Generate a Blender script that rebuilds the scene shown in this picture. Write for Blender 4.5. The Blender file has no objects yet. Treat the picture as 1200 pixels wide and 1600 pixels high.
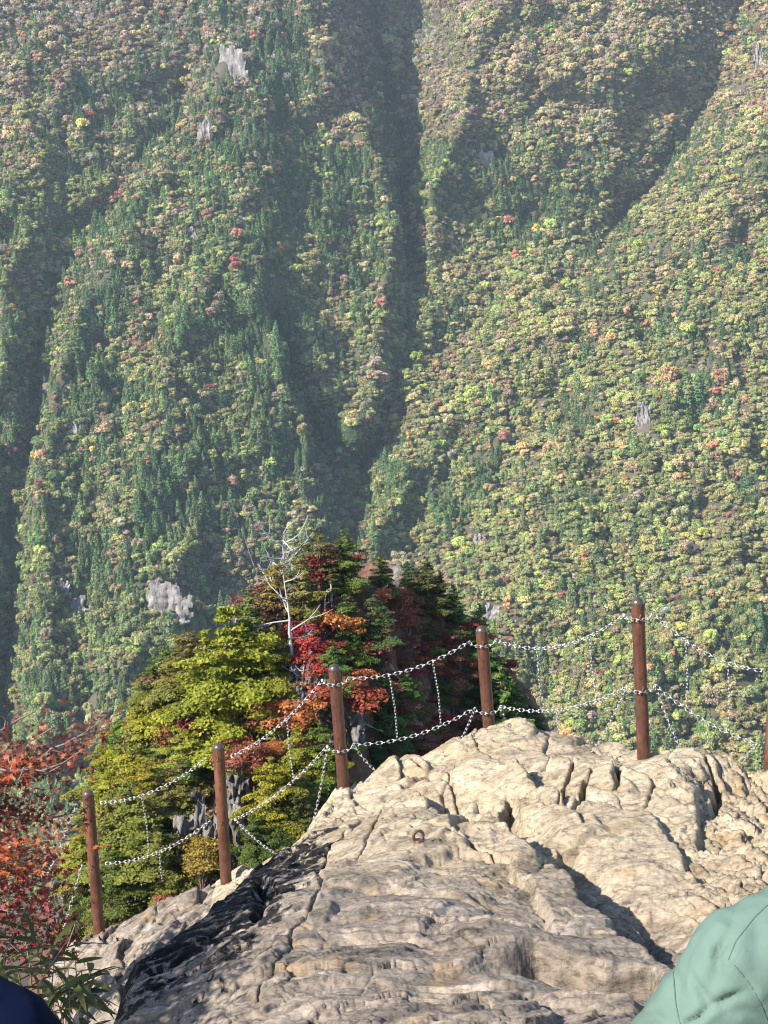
import bpy, bmesh, math, time
import numpy as np
from mathutils import Vector, Matrix
from mathutils.bvhtree import BVHTree

T0 = time.time()
RNG = np.random.default_rng(7)
scene = bpy.context.scene
COL = scene.collection
R = math.radians

# ------------------------------------------------------------------ camera
F_PX, PITCH, ROLL = 2300.0, R(8.0), R(3.6)          # focal length for a 1200 x 1600 picture
f_ = np.array([0, math.cos(PITCH), -math.sin(PITCH)])
r0 = np.array([1.0, 0, 0]); u0 = np.cross(r0, f_)
r_ = math.cos(ROLL) * r0 - math.sin(ROLL) * u0
u_ = math.cos(ROLL) * u0 + math.sin(ROLL) * r0
cam = bpy.data.cameras.new('camera'); camo = bpy.data.objects.new('camera', cam); COL.objects.link(camo)
M = Matrix.Identity(4)
for i in range(3):
    M[i][0], M[i][1], M[i][2] = r_[i], u_[i], -f_[i]
camo.matrix_world = M
cam.sensor_fit = 'VERTICAL'; cam.sensor_height = 24.0; cam.lens = 24.0 * F_PX / 1600.0
cam.clip_start = 0.05; cam.clip_end = 20000
scene.camera = camo

# ------------------------------------------------------------------ sky, sun, exposure
SUN_AZ, SUN_EL = R(53), R(37)        # azimuth measured from straight behind the camera towards the left
sdir = Vector((-math.sin(SUN_AZ) * math.cos(SUN_EL), -math.cos(SUN_AZ) * math.cos(SUN_EL), math.sin(SUN_EL)))
world = bpy.data.worlds.new('World'); scene.world = world; world.use_nodes = True
wn = world.node_tree.nodes; wl = world.node_tree.links
for n in list(wn): wn.remove(n)
sky = wn.new('ShaderNodeTexSky'); sky.sky_type = 'NISHITA'; sky.sun_disc = False
sky.sun_elevation = SUN_EL; sky.sun_rotation = math.atan2(sdir.x, sdir.y)
sky.altitude = 1500; sky.air_density = 1.0; sky.dust_density = 0.6
bg = wn.new('ShaderNodeBackground'); bg.inputs[1].default_value = 0.125
wo = wn.new('ShaderNodeOutputWorld'); wl.new(sky.outputs[0], bg.inputs[0]); wl.new(bg.outputs[0], wo.inputs[0])
sl = bpy.data.lights.new('sun', 'SUN'); sl.energy = 4.6; sl.angle = R(0.53); sl.color = (1.0, 0.93, 0.82)
so = bpy.data.objects.new('sun', sl); COL.objects.link(so)
so.rotation_euler = (-sdir).to_track_quat('-Z', 'Y').to_euler()
vs = scene.view_settings; vs.view_transform = 'Standard'; vs.look = 'None'; vs.gamma = 1.0; vs.use_curve_mapping = False
vs.exposure = 1.5
scene.cycles.use_denoising = True
scene.cycles.filter_width = 1.15
scene.cycles.max_bounces = 5; scene.cycles.diffuse_bounces = 3; scene.cycles.transmission_bounces = 3
scene.cycles.volume_bounces = 0; scene.cycles.transparent_max_bounces = 4

# ------------------------------------------------------------------ pixel -> place
def ray(px, py):
    px = np.asarray(px, float); py = np.asarray(py, float)
    d = f_ + ((px - 600) / F_PX)[..., None] * r_ + ((800 - py) / F_PX)[..., None] * u_
    return d
def P(px, py, y):
    """point of the place that stands at world depth y on the sight line of a picture point"""
    d = ray(px, py)
    return d / d[..., 1:2] * np.asarray(y, float)[..., None]

# ------------------------------------------------------------------ noise
_perm = RNG.permutation(256); _perm = np.concatenate([_perm, _perm, _perm]).astype(np.int64)
_grad = RNG.normal(size=(256, 3)); _grad /= np.linalg.norm(_grad, axis=1)[:, None]
def perlin(p):
    p = np.asarray(p, float); i = np.floor(p).astype(np.int64); f = p - i; i &= 255
    u = f * f * f * (f * (f * 6 - 15) + 10)
    out = np.zeros(p.shape[:-1])
    for dx in (0, 1):
        wx = u[..., 0] if dx else 1 - u[..., 0]
        for dy in (0, 1):
            wy = u[..., 1] if dy else 1 - u[..., 1]
            for dz in (0, 1):
                wz = u[..., 2] if dz else 1 - u[..., 2]
                h = _perm[_perm[_perm[i[..., 0] + dx] + ((i[..., 1] + dy) & 255)] + ((i[..., 2] + dz) & 255)]
                g = _grad[h]
                out += wx * wy * wz * (g[..., 0] * (f[..., 0] - dx) + g[..., 1] * (f[..., 1] - dy) + g[..., 2] * (f[..., 2] - dz))
    return out * 1.5
def fbm(p, octs=4, gain=0.5, lac=2.03):
    s = 0; a = 1.0; p = np.asarray(p, float)
    for k in range(octs):
        s = s + a * perlin(p + 17.3 * k); p = p * lac; a *= gain
    return s
def ridged(p, octs=3, gain=0.5, lac=2.1):
    s = 0; a = 1.0; p = np.asarray(p, float)
    for k in range(octs):
        s = s + a * (1 - 2 * np.abs(perlin(p + 9.1 * k))); p = p * lac; a *= gain
    return s
def worley(q):
    """2D cells: F1, F2 and a random value per cell"""
    i = np.floor(q).astype(np.int64); f1 = np.full(q.shape[:-1], 9.0); f2 = f1.copy(); cid = np.zeros(q.shape[:-1]); ox = cid.copy(); oy = cid.copy()
    for dx in (-1, 0, 1):
        for dy in (-1, 0, 1):
            cx = i[..., 0] + dx; cy = i[..., 1] + dy
            h = _perm[_perm[cx & 255] + (cy & 255)]
            jx = (h * 73 % 256) / 256.0; jy = (h * 151 % 256) / 256.0
            d = np.hypot(cx + jx - q[..., 0], cy + jy - q[..., 1])
            n = d < f1
            f2 = np.where(n, f1, np.minimum(f2, d)); cid = np.where(n, h / 256.0, cid); f1 = np.where(n, d, f1)
            ox = np.where(n, q[..., 0] - cx - jx, ox); oy = np.where(n, q[..., 1] - cy - jy, oy)
    return f1, f2, cid, ox, oy
def facets(q):
    """a tilted flat facet for every cell"""
    f1, f2, cid, ox, oy = worley(q)
    return ox * np.sin(cid * 91.7) + oy * np.cos(cid * 57.3) + (cid - .5) * .8, f2 - f1
def sstep(a, b, x):
    t = np.clip((x - a) / (b - a), 0, 1); return t * t * (3 - 2 * t)

def shards(x, y, fb, fa, off=0.0):
    """long flakes that rise to the right and break off sharply on their right side"""
    f1, f2, cid, ox, oy = worley(np.stack([(x * .86 + y * .50) * fb + off, (-x * .50 + y * .86) * fa], -1))
    return ox * (.55 + .40 * np.sin(cid * 91.7)) + oy * .30 * np.cos(cid * 57.3) + (cid - .5) * .55, f2 - f1
class RBF:
    def __init__(s, pts, c=0.6, lam=0.0):
        s.p = np.asarray(pts, float); n = len(s.p); s.c = c
        K = np.sqrt(((s.p[:, None, :2] - s.p[None, :, :2]) ** 2).sum(-1) + c * c) + lam * np.eye(n) * -1
        Q = np.c_[np.ones(n), s.p[:, :2]]
        A = np.block([[K, Q], [Q.T, np.zeros((3, 3))]])
        s.w = np.linalg.solve(A, np.r_[s.p[:, 2], 0, 0, 0])
    def __call__(s, x, y):
        out = s.w[-3] + s.w[-2] * x + s.w[-1] * y
        for k in range(len(s.p)):
            out = out + s.w[k] * np.sqrt((x - s.p[k, 0]) ** 2 + (y - s.p[k, 1]) ** 2 + s.c ** 2)
        return out

def polydist(x, y, pl):
    """distance to a polyline in plan, the sign (+ on its right hand) and the run along it 0..1"""
    pl = np.asarray(pl, float)[:, :2]
    best = np.full(np.shape(x), 1e9); sg = np.ones(np.shape(x)); run = np.zeros(np.shape(x))
    seg = np.linalg.norm(np.diff(pl, axis=0), axis=1); cum = np.r_[0, np.cumsum(seg)]
    for k in range(len(pl) - 1):
        a, b = pl[k], pl[k + 1]; d = b - a; L2 = (d ** 2).sum()
        t = ((x - a[0]) * d[0] + (y - a[1]) * d[1]) / L2
        tc = np.clip(t, 0, 1)
        ex = x - a[0] - tc * d[0]; ey = y - a[1] - tc * d[1]
        ds = np.hypot(ex, ey); cr = d[0] * (y - a[1]) - d[1] * (x - a[0])
        n = ds < best - 1e-9
        sg = np.where(n, np.where(cr < 0, 1.0, -1.0), sg); run = np.where(n, (cum[k] + tc * seg[k]) / cum[-1], run)
        best = np.where(n, ds, best)
    return best, sg, run

# ------------------------------------------------------------------ mesh and object helpers
def mesh_np(name, verts, faces, mat=None, smooth=False, attrs=None):
    """verts (N,3), faces (M,k) or list of such arrays"""
    me = bpy.data.meshes.new(name)
    verts = np.ascontiguousarray(verts, np.float32)
    fl = faces if isinstance(faces, list) else [faces]
    fl = [np.asarray(f, np.int32) for f in fl if len(f)]
    loops = np.concatenate([f.ravel() for f in fl])
    tot = np.concatenate([np.full(len(f), f.shape[1], np.int32) for f in fl])
    start = np.r_[0, np.cumsum(tot)[:-1]].astype(np.int32)
    me.vertices.add(len(verts)); me.vertices.foreach_set('co', verts.ravel())
    me.loops.add(len(loops)); me.loops.foreach_set('vertex_index', loops)
    me.polygons.add(len(tot)); me.polygons.foreach_set('loop_start', start); me.polygons.foreach_set('loop_total', tot)
    if smooth: me.polygons.foreach_set('use_smooth', np.ones(len(tot), bool))
    for k, v in (attrs or {}).items():
        v = np.asarray(v, np.float32)
        if v.ndim == 1:
            a = me.attributes.new(k, 'FLOAT', 'POINT'); a.data.foreach_set('value', v)
        else:
            a = me.attributes.new(k, 'FLOAT_COLOR', 'POINT'); a.data.foreach_set('color', v.ravel())
    me.update(calc_edges=True)
    if mat: me.materials.append(mat)
    return me
def tag(o, label=None, cat=None, group=None, kind=None):
    if label: o['label'] = label
    if cat: o['category'] = cat
    if group: o['group'] = group
    if kind: o['kind'] = kind
    return o
def obj(name, me, parent=None, loc=None):
    o = bpy.data.objects.new(name, me); COL.objects.link(o)
    if parent is not None: o.parent = parent
    if loc is not None: o.location = loc
    return o
def empty(name, loc=(0, 0, 0), rz=0):
    o = bpy.data.objects.new(name, None); COL.objects.link(o); o.location = loc; o.rotation_euler = (0, 0, rz)
    o.empty_display_size = 0.1
    return o
def grid_faces(nr, nc):
    i = np.arange(nr * nc).reshape(nr, nc)
    return np.stack([i[:-1, :-1], i[:-1, 1:], i[1:, 1:], i[1:, :-1]], -1).reshape(-1, 4)
def tube(pts, rad, n=6, cap=True):
    """swept tube through points with a radius for each"""
    pts = np.asarray(pts, float); rad = np.broadcast_to(np.asarray(rad, float), (len(pts),))
    t = np.gradient(pts, axis=0); t /= np.linalg.norm(t, axis=1)[:, None] + 1e-9
    ref = np.array([0.0, 0, 1]) if abs(t[0, 2]) < 0.9 else np.array([1.0, 0, 0])
    a = np.cross(t, ref); a /= np.linalg.norm(a, axis=1)[:, None] + 1e-9; b = np.cross(t, a)
    ang = np.arange(n) * 2 * math.pi / n
    v = pts[:, None] + rad[:, None, None] * (np.cos(ang)[None, :, None] * a[:, None] + np.sin(ang)[None, :, None] * b[:, None])
    v = v.reshape(-1, 3); fs = []
    for k in range(len(pts) - 1):
        for j in range(n):
            fs.append((k * n + j, k * n + (j + 1) % n, (k + 1) * n + (j + 1) % n, (k + 1) * n + j))
    return v, np.array(fs)
def join(parts):
    vs_, fs_, o = [], [], 0
    for v, f in parts:
        vs_.append(v); fs_.append(np.asarray(f) + o); o += len(v)
    return np.concatenate(vs_), np.concatenate(fs_)

# ------------------------------------------------------------------ materials
def new_mat(name):
    m = bpy.data.materials.new(name); m.use_nodes = True
    nt = m.node_tree
    for n in list(nt.nodes): nt.nodes.remove(n)
    out = nt.nodes.new('ShaderNodeOutputMaterial')
    return m, nt.nodes, nt.links, out
def ramp(nd, stops):
    r = nd.new('ShaderNodeValToRGB'); e = r.color_ramp.elements
    while len(e) < len(stops): e.new(0.5)
    for k, (p, c) in enumerate(stops): e[k].position = p; e[k].color = (*c, 1)
    return r
def noise_node(nd, ln, vec, scale, detail=4, rough=0.55, dist=0.0):
    n = nd.new('ShaderNodeTexNoise'); n.inputs['Scale'].default_value = scale; n.inputs['Detail'].default_value = detail
    n.inputs['Roughness'].default_value = rough; n.inputs['Distortion'].default_value = dist
    if vec is not None: ln.new(vec, n.inputs['Vector'])
    return n
def mix(nd, ln, fac, a, b, mode='MIX'):
    m = nd.new('ShaderNodeMix'); m.data_type = 'RGBA'; m.blend_type = mode
    for s, v in ((m.inputs[0], fac), (m.inputs[6], a), (m.inputs[7], b)):
        if hasattr(v, 'is_output'): ln.new(v, s)
        elif isinstance(v, (int, float)): s.default_value = v
        else: s.default_value = (*v, 1)
    return m.outputs[2]

def foliage_material(name, source):
    """leaf colour from the object ('OBJECT') or from the forest's own per-tree colour ('INSTANCER')"""
    m, nd, ln, out = new_mat(name)
    if source == 'OBJECT':
        c = nd.new('ShaderNodeObjectInfo').outputs['Color']
    else:
        a = nd.new('ShaderNodeAttribute'); a.attribute_type = 'INSTANCER'; a.attribute_name = 'col'; c = a.outputs['Color']
    v = nd.new('ShaderNodeAttribute'); v.attribute_name = 'v'
    hsv = nd.new('ShaderNodeHueSaturation'); ln.new(c, hsv.inputs['Color'])
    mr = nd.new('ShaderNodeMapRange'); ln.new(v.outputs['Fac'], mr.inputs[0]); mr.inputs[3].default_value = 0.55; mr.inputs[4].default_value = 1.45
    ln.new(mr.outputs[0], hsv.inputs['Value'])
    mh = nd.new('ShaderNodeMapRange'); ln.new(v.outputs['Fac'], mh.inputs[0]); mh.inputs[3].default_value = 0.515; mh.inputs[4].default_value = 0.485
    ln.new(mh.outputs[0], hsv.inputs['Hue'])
    d = nd.new('ShaderNodeBsdfPrincipled'); ln.new(hsv.outputs[0], d.inputs['Base Color']); d.inputs['Roughness'].default_value = 0.6
    d.inputs['Specular IOR Level'].default_value = 0.25
    t = nd.new('ShaderNodeBsdfTranslucent'); ln.new(hsv.outputs[0], t.inputs['Color'])
    mx = nd.new('ShaderNodeMixShader'); mx.inputs[0].default_value = 0.36
    ln.new(d.outputs[0], mx.inputs[1]); ln.new(t.outputs[0], mx.inputs[2]); ln.new(mx.outputs[0], out.inputs[0])
    return m
M_LEAF = foliage_material('leaf', 'OBJECT')
M_FOREST = foliage_material('forest_leaf', 'INSTANCER')

def simple_mat(name, c1, c2, scale, rough=0.8, metal=0.0, bump=0.0, bscale=None, detail=5, stretch=(1, 1, 1), spec=0.4):
    m, nd, ln, out = new_mat(name)
    tc = nd.new('ShaderNodeTexCoord'); mp = nd.new('ShaderNodeMapping'); ln.new(tc.outputs['Object'], mp.inputs[0]); mp.inputs['Scale'].default_value = stretch
    n = noise_node(nd, ln, mp.outputs[0], scale, detail, 0.6)
    rp = ramp(nd, [(0.32, c1), (0.68, c2)]); ln.new(n.outputs['Fac'], rp.inputs[0])
    b = nd.new('ShaderNodeBsdfPrincipled'); ln.new(rp.outputs[0], b.inputs['Base Color'])
    b.inputs['Roughness'].default_value = rough; b.inputs['Metallic'].default_value = metal; b.inputs['Specular IOR Level'].default_value = spec
    if bump:
        n2 = noise_node(nd, ln, mp.outputs[0], bscale or scale * 3, 6, 0.65)
        bp = nd.new('ShaderNodeBump'); bp.inputs['Strength'].default_value = bump; bp.inputs['Distance'].default_value = 1.0 / (bscale or scale * 3)
        ln.new(n2.outputs['Fac'], bp.inputs['Height']); ln.new(bp.outputs[0], b.inputs['Normal'])
    ln.new(b.outputs[0], out.inputs[0])
    return m
M_SOIL = simple_mat('forest_soil', (0.035, 0.032, 0.02), (0.085, 0.07, 0.045), 0.05, 0.95)
M_BARK = simple_mat('bark', (0.10, 0.075, 0.055), (0.24, 0.19, 0.15), 4, 0.9, stretch=(1, 1, 0.3), bump=0.5)
M_DEAD = simple_mat('bleached_wood', (0.26, 0.235, 0.215), (0.50, 0.47, 0.44), 3, 0.85, stretch=(1, 1, 0.3), bump=0.3)
M_TWIG = simple_mat('twig', (0.13, 0.08, 0.06), (0.28, 0.2, 0.16), 3, 0.9)
M_CLIFF = simple_mat('pale_cliff', (0.11, 0.10, 0.095), (0.30, 0.275, 0.255), 0.3, 0.95, bump=0.6, bscale=0.5, stretch=(1.6, 1.6, 0.5))

# ================================================================== THE FAR MOUNTAIN
def base_depth(py):
    return np.interp(py, [-500, 0, 1300, 1800], [1560, 1290, 760, 600])
RIDGES = [  # picture polylines of the crests with the strength of each
    ([(485, -260), (485, 0), (498, 100), (545, 180), (590, 260), (612, 330), (612, 400), (596, 480), (585, 560), (572, 650)], 1.0),
    ([(360, 400), (405, 500), (432, 560), (470, 650), (486, 730), (478, 850), (470, 1000), (450, 1250)], 0.95),
    ([(370, 60), (325, 205), (245, 300), (165, 400), (112, 520), (80, 650), (68, 800), (66, 950), (60, 1250)], 0.92),
    ([(420, 120), (380, 260), (330, 420), (270, 600), (220, 800), (200, 1000), (190, 1250)], 0.98),
    ([(60, -260), (60, 60), (30, 200), (0, 330), (-60, 420)], 0.8),
    ([(10, 420), (12, 560), (-30, 700), (-130, 1100)], 0.7),
    ([(900, -260), (800, -20), (755, 60), (722, 150), (700, 230), (684, 320), (672, 420)], 1.0),
    ([(1010, 40), (900, 110), (840, 150)], 0.95),
    ([(1400, 60), (1200, 220), (1090, 300), (960, 430), (840, 540), (720, 620), (640, 740), (590, 850)], 1.0),
    ([(1350, 420), (1180, 520), (1020, 640), (900, 760), (800, 900), (740, 1050)], 0.92),
    ([(1400, 800), (1200, 900), (1050, 1000), (930, 1200)], 0.9),
]
RAVINES = [
    ([(590, -260), (565, -60), (590, 70), (615, 190), (636, 310), (646, 388)], 1.55),
    ([(646, 388), (640, 480), (626, 580), (600, 680), (562, 780)], 0.42),
    ([(562, 780), (540, 900), (520, 1250)], 0.3),
    ([(660, -260), (660, -80), (650, 40), (640, 130)], 1.3),
    ([(300, 110), (225, 255), (125, 375), (85, 440)], 0.45), ([(85, 440), (74, 520), (48, 640), (40, 760), (24, 900), (12, 1000), (0, 1300)], 0.75),
    ([(425, 500), (448, 560), (485, 640), (515, 720), (545, 775)], 0.85),
    ([(250, 420), (230, 600), (160, 800), (130, 1000), (120, 1250)], 0.16), ([(330, 560), (350, 700), (330, 900), (320, 1250)], 0.2),
    ([(440, 220), (480, 330), (500, 430), (530, 560)], 0.2),
    ([(-30, 450), (-10, 600), (-40, 900)], 0.8),
    ([(1150, -260), (1160, 40), (1100, 170), (1020, 300), (930, 410), (865, 440)], 0.6),
    ([(865, 440), (760, 500), (660, 560)], 0.3),
    ([(1300, 330), (1100, 440), (960, 560), (820, 690), (700, 820), (640, 1000)], 0.16),
    ([(1350, 640), (1150, 760), (980, 880), (870, 1030), (820, 1250)], 0.2),
    ([(840, 90), (850, 150), (835, 210)], 0.15), ([(720, 700), (660, 820), (620, 900)], 0.15),
]
def far_depth(px, py):
    wx = 26 * fbm(np.stack([px / 130, py / 130, 0 * px], -1), 3); wy = 26 * fbm(np.stack([px / 130, py / 130, 0 * px + 9], -1), 3)
    X, Y = px + wx * .7, py + wy * .7
    dr = np.full(px.shape, 1e9); hr = np.zeros(px.shape); wr = np.zeros(px.shape)
    dv = np.full(px.shape, 1e9); wv = np.zeros(px.shape); hv = np.zeros(px.shape)
    for pl, w in RIDGES:
        d, s, t = polydist(X, Y, pl); k = np.exp(-d / 45); hr += k * w; wr += k; dr = np.minimum(dr, d)
    for pl, w in RAVINES:
        d, s, t = polydist(X, Y, pl); k = np.exp(-d / 45); hv += k * w; wv += k; dv = np.minimum(dv, d)
    hr = hr / (wr + 1e-9); hv = hv / (wv + 1e-9)
    t = dv / (dv + dr + 1e-6)
    k_ = .6 * t + .4 * np.sin(t * 1.5708)
    hgt = hr - (1 - k_) * 1.9 * hv
    D = base_depth(py) * (1 + (px - 600) / 2300 * 0.10) - 56 * hgt
    xv = np.interp(py, [-260, 0, 200, 390, 580, 780, 1250], [590, 575, 612, 646, 626, 560, 500]); e = px - xv
    D += np.where(e < 0, 80 * np.clip(1 + e / 260, 0, 1) ** 1.2, 80 - 125 * sstep(0, 640, e)) * np.interp(py, [0, 300, 900, 1250], [.9, 1, .8, .4])
    x3 = np.interp(py, [-260, 40, 170, 300, 410, 480], [1150, 1160, 1100, 1020, 930, 820]); e = px - x3
    D += 100 * np.where(e < 0, np.clip(1 + e / 360, 0, 1), np.clip(1 - e / 120, 0, 1)) * sstep(480, 330, py)
    D += -15 * fbm(np.stack([px / 75, py / 75, 0 * px + 3], -1), 5)
    return D
px_ = np.arange(-900, 2101, 12.0); py_ = np.arange(-260, 1761, 12.0)
GX, GY = np.meshgrid(px_, py_)
GD = far_depth(GX, GY)
dirs = ray(GX, GY); FV = dirs / dirs[..., 1:2] * GD[..., None]
me = mesh_np('mountain_slope', FV.reshape(-1, 3), grid_faces(*GX.shape)[:, ::-1], M_SOIL, True)
mount = obj('mountain_slope', me); tag(mount, 'steep forested mountainside across the valley', 'mountain', kind='structure')

# valley and the mountain that the lookout stands on: one coarse sheet
yy = np.array([-900, -300, -60, -10, 0, 6, 9, 14, 18, 26, 45, 110, 240, 420, 640, 900.0])
zz = np.array([-160, -40, -8, -4.2, -4.2, -6.5, -9, -16, -24, -38, -62, -130, -260, -400, -440, -460.0])
xx = np.concatenate([np.linspace(-1800, -40, 24), np.linspace(-30, 30, 25), np.linspace(40, 1800, 24)])
VX, VY = np.meshgrid(xx, yy); VZ = np.interp(VY, yy, zz) + np.clip(np.abs(VX) - 20, 0, 1e9) ** 0.9 * -0.12 * (VY < 300) + 6 * fbm(np.stack([VX / 60, VY / 60, VX * 0], -1), 3) * (np.abs(VY) > 20)
vg = obj('valley_ground', mesh_np('valley_ground', np.stack([VX, VY, VZ], -1).reshape(-1, 3), grid_faces(*VX.shape), M_SOIL, True))
tag(vg, 'wooded ground falling away into the valley', 'ground', kind='structure')

# ------------------------------------------------------------------ tree shapes for the far forest
def quads(c, n, size, rng, elong=1.3, kind='diamond'):
    """small leaf faces with centre c and normal n"""
    N = len(c); n = n / (np.linalg.norm(n, axis=1)[:, None] + 1e-9)
    a = np.cross(n, rng.normal(size=(N, 3))); a /= np.linalg.norm(a, axis=1)[:, None] + 1e-9; b = np.cross(n, a)
    s = np.broadcast_to(np.asarray(size, float), (N,))[:, None]
    v = np.stack([c - a * s * elong, c - b * s * .8 + n * s * .15, c + a * s * elong, c + b * s * .8 + n * s * .15], 1)
    return v.reshape(-1, 3), np.arange(4 * N).reshape(N, 4)
def lobes_leaves(rng, lobes, per, size, jit=0.4, fill=0.35):
    C, N, V = [], [], []
    for (c, r) in lobes:
        d = rng.normal(size=(per, 3)); d /= np.linalg.norm(d, axis=1)[:, None]; d[:, 2] = np.where(d[:, 2] < -0.35, -d[:, 2], d[:, 2])
        rr = 1 - fill * rng.random(per) ** 2
        C.append(np.asarray(c) + d * np.asarray(r) * rr[:, None]); N.append(d + jit * rng.normal(size=(per, 3)))
        V.append(np.clip(0.5 + 0.2 * rng.normal(size=per) + 0.1 * rng.normal(), 0, 1))
    C = np.concatenate(C); N = np.concatenate(N); V = np.concatenate(V)
    v, f = quads(C, N, size * (0.7 + 0.6 * rng.random(len(C))), rng)
    return v, f, np.repeat(V, 4)
def far_broadleaf(seed):
    rng = np.random.default_rng(seed); lob = [((0, 0, 4.2), (2.6, 2.6, 2.3))]
    for k in range(8):
        a = rng.random() * 6.28; q = 1.3 + rng.random() * 1.5
        lob.append(((q * math.cos(a), q * math.sin(a), 2.6 + rng.random() * 3.2), np.array([1, 1, .8]) * (1.1 + rng.random() * .7)))
    v, f, va = lobes_leaves(rng, lob, 90, 0.36)
    return v * np.array([1, 1, (.75, 1.0, 1.3, .9, 1.15, .8)[seed % 6]]), f, va
def far_conifer(seed):
    rng = np.random.default_rng(seed); C, N, V = [], [], []; H = 11.0
    for t in np.linspace(0.10, 0.97, 15):
        Lr = 2.75 * (1 - t) ** 0.75 + 0.15; nb = int(6 + Lr * 14)
        a = rng.random(nb) * 6.28; s = (0.45 + 0.55 * rng.random(nb)) * Lr
        C.append(np.stack([s * np.cos(a), s * np.sin(a), t * H - 0.35 * s + 0.2 * rng.normal(size=nb)], -1))
        N.append(np.stack([np.cos(a) * .7, np.sin(a) * .7, 0 * a + 0.8], -1) + 0.45 * rng.normal(size=(nb, 3)))
        V.append(np.clip(0.5 + 0.18 * rng.normal(size=nb), 0, 1))
    C = np.concatenate(C); N = np.concatenate(N); V = np.concatenate(V)
    v, f = quads(C, N, 0.36 * (0.7 + 0.6 * rng.random(len(C))), rng)
    return v, f, np.repeat(V, 4)
def far_bare(seed):
    rng = np.random.default_rng(seed); parts = [tube([(0, 0, 0), (.1, 0, 2.5), (.2, .1, 5)], [.16, .12, .06], 3)]
    for k in range(20):
        a = rng.random() * 6.28; z0 = 1.4 + rng.random() * 2.6; L = 1.5 + rng.random() * 1.6
        p0 = np.array([.1, 0, z0]); p1 = p0 + np.array([math.cos(a) * L * .55, math.sin(a) * L * .55, L * .7]); p2 = p1 + np.array([math.cos(a) * L * .5, math.sin(a) * L * .5, L * .55])
        parts.append(tube([p0, p1, p2], [.09, .06, .025], 3))
    tv, tf = join(parts)
    lv, lf, V = lobes_leaves(rng, [((0, 0, 4.3), (2.6, 2.6, 2.2)), ((.8, .4, 3.4), (2, 2, 1.8))], 60, 0.3)
    return np.concatenate([tv, lv]), [tf, lf + len(tv)][0:2], np.concatenate([np.full(len(tv), .9), V])
forest_col = bpy.data.collections.new('forest_tree_shapes')
far_meshes = []
for k in range(12):
    v, f, va = far_broadleaf(100 + k) if k < 6 else far_conifer(100 + k) if k < 10 else far_bare(100 + k)
    m = mesh_np('far_tree_%02d' % k, v, f, M_FOREST, False, {'v': va}); far_meshes.append((v, f, va))
    forest_col.objects.link(bpy.data.objects.new('far_tree_%02d' % k, m))

# ------------------------------------------------------------------ finding words for places
NOTED = []
def note(o, px): NOTED.append((o, float(px)))
def where(px, py, marks):
    best = min(marks, key=lambda m: (m[0] - px) ** 2 + (m[1] - py) ** 2)
    dx, dy = px - best[0], py - best[1]; far = math.hypot(dx, dy)
    if abs(dx) < .45 * abs(dy): d = 'above' if dy < 0 else 'below'
    elif abs(dy) < .45 * abs(dx): d = 'left of' if dx < 0 else 'right of'
    else: d = ('above' if dy < 0 else 'below') + (' and left of' if dx < 0 else ' and right of')
    return d + ' ' + best[2]
def tell_apart():
    by = {}
    for o, px in NOTED: by.setdefault(o['label'], []).append((px, o))
    W_ = ['leftmost', 'second', 'third', 'fourth', 'fifth', 'sixth']
    N_ = {2: 'two', 3: 'three', 4: 'four', 5: 'five', 6: 'six', 7: 'seven'}
    for lb, l in by.items():
        n = len(l)
        if n == 1 or n > 7: continue
        for k, (px, o) in enumerate(sorted(l, key=lambda q: q[0])):
            o['label'] = lb + ', ' + ('rightmost' if k == n - 1 else W_[k]) + ' of ' + N_[n]
FAR_MARKS = [(360, 105, 'the largest upper left cliff', 60), (321, 207, 'the small upper left cliff', 50), (600, 180, 'the dark upper ravine', 70), (756, 250, 'the shaded grey cliff', 70), (820, 110, 'the sunny upper right spur', 70), (1186, 100, 'the right edge cliff', 70),
    (125, 958, 'the wide lower left cliff', 60), (262, 938, 'the slanting lower left cliff', 60), (118, 676, 'the left edge crag', 70), (470, 650, 'the lower dark ravine', 70), (640, 380, 'the foot of the upper ravine', 60), (1007, 655, 'the middle right cliff', 80), (750, 848, 'the lower right crag', 70), (1098, 312, 'the upper right pinnacle', 70), (996, 934, 'the tallest post', 80), (250, 450, 'the middle of the left spur', 80), (830, 560, 'the middle of the right slope', 80), (1100, 480, 'the right spur', 80), (1100, 850, 'the lower right forest', 80)]

# ------------------------------------------------------------------ planting the far forest
CLIFFS = [(360, 105, 36, 50), (321, 207, 17, 34), (378, 350, 12, 24), (756, 250, 26, 28), (125, 958, 34, 40), (262, 938, 54, 52), (100, 918, 16, 22),
          (1007, 655, 22, 42), (118, 676, 15, 26), (750, 848, 18, 22), (770, 962, 24, 30), (1186, 100, 14, 44), (1098, 312, 8, 20), (300, 372, 14, 26), (470, 925, 10, 24)]
def plant(n, rng):
    px = rng.uniform(-230, 1430, n); py = rng.uniform(-170, 1420, n)
    D = far_depth(px, py)
    keep = rng.random(n) < (D / 1450.0) ** 2
    px, py, D = px[keep], py[keep], D[keep]
    for (cx, cy, w, h) in CLIFFS:
        k = ((px - cx) / (w * .55)) ** 2 + ((py - cy - 3) / (h * .55)) ** 2 > 1
        px, py, D = px[k], py[k], D[k]
    return px, py, D
def srgb(c):
    c = np.asarray(c, float) / 255.0
    return np.where(c < 0.04045, c / 12.92, ((c + 0.055) / 1.055) ** 2.4)
PAL = {  # base colours (linear) of the kinds
    'fir': (0.066, 0.105, 0.044), 'green': (0.115, 0.148, 0.054), 'olive': (0.180, 0.178, 0.075), 'lime': (0.215, 0.235, 0.075),
    'tan': (0.255, 0.215, 0.115), 'brown': (0.170, 0.125, 0.080), 'mauve': (0.185, 0.140, 0.105), 'grey': (0.24, 0.215, 0.18),
    'rust': (0.25, 0.125, 0.08), 'red': (0.20, 0.07, 0.06), 'gold': (0.34, 0.27, 0.09), 'orange': (0.33, 0.19, 0.10)}
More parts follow.
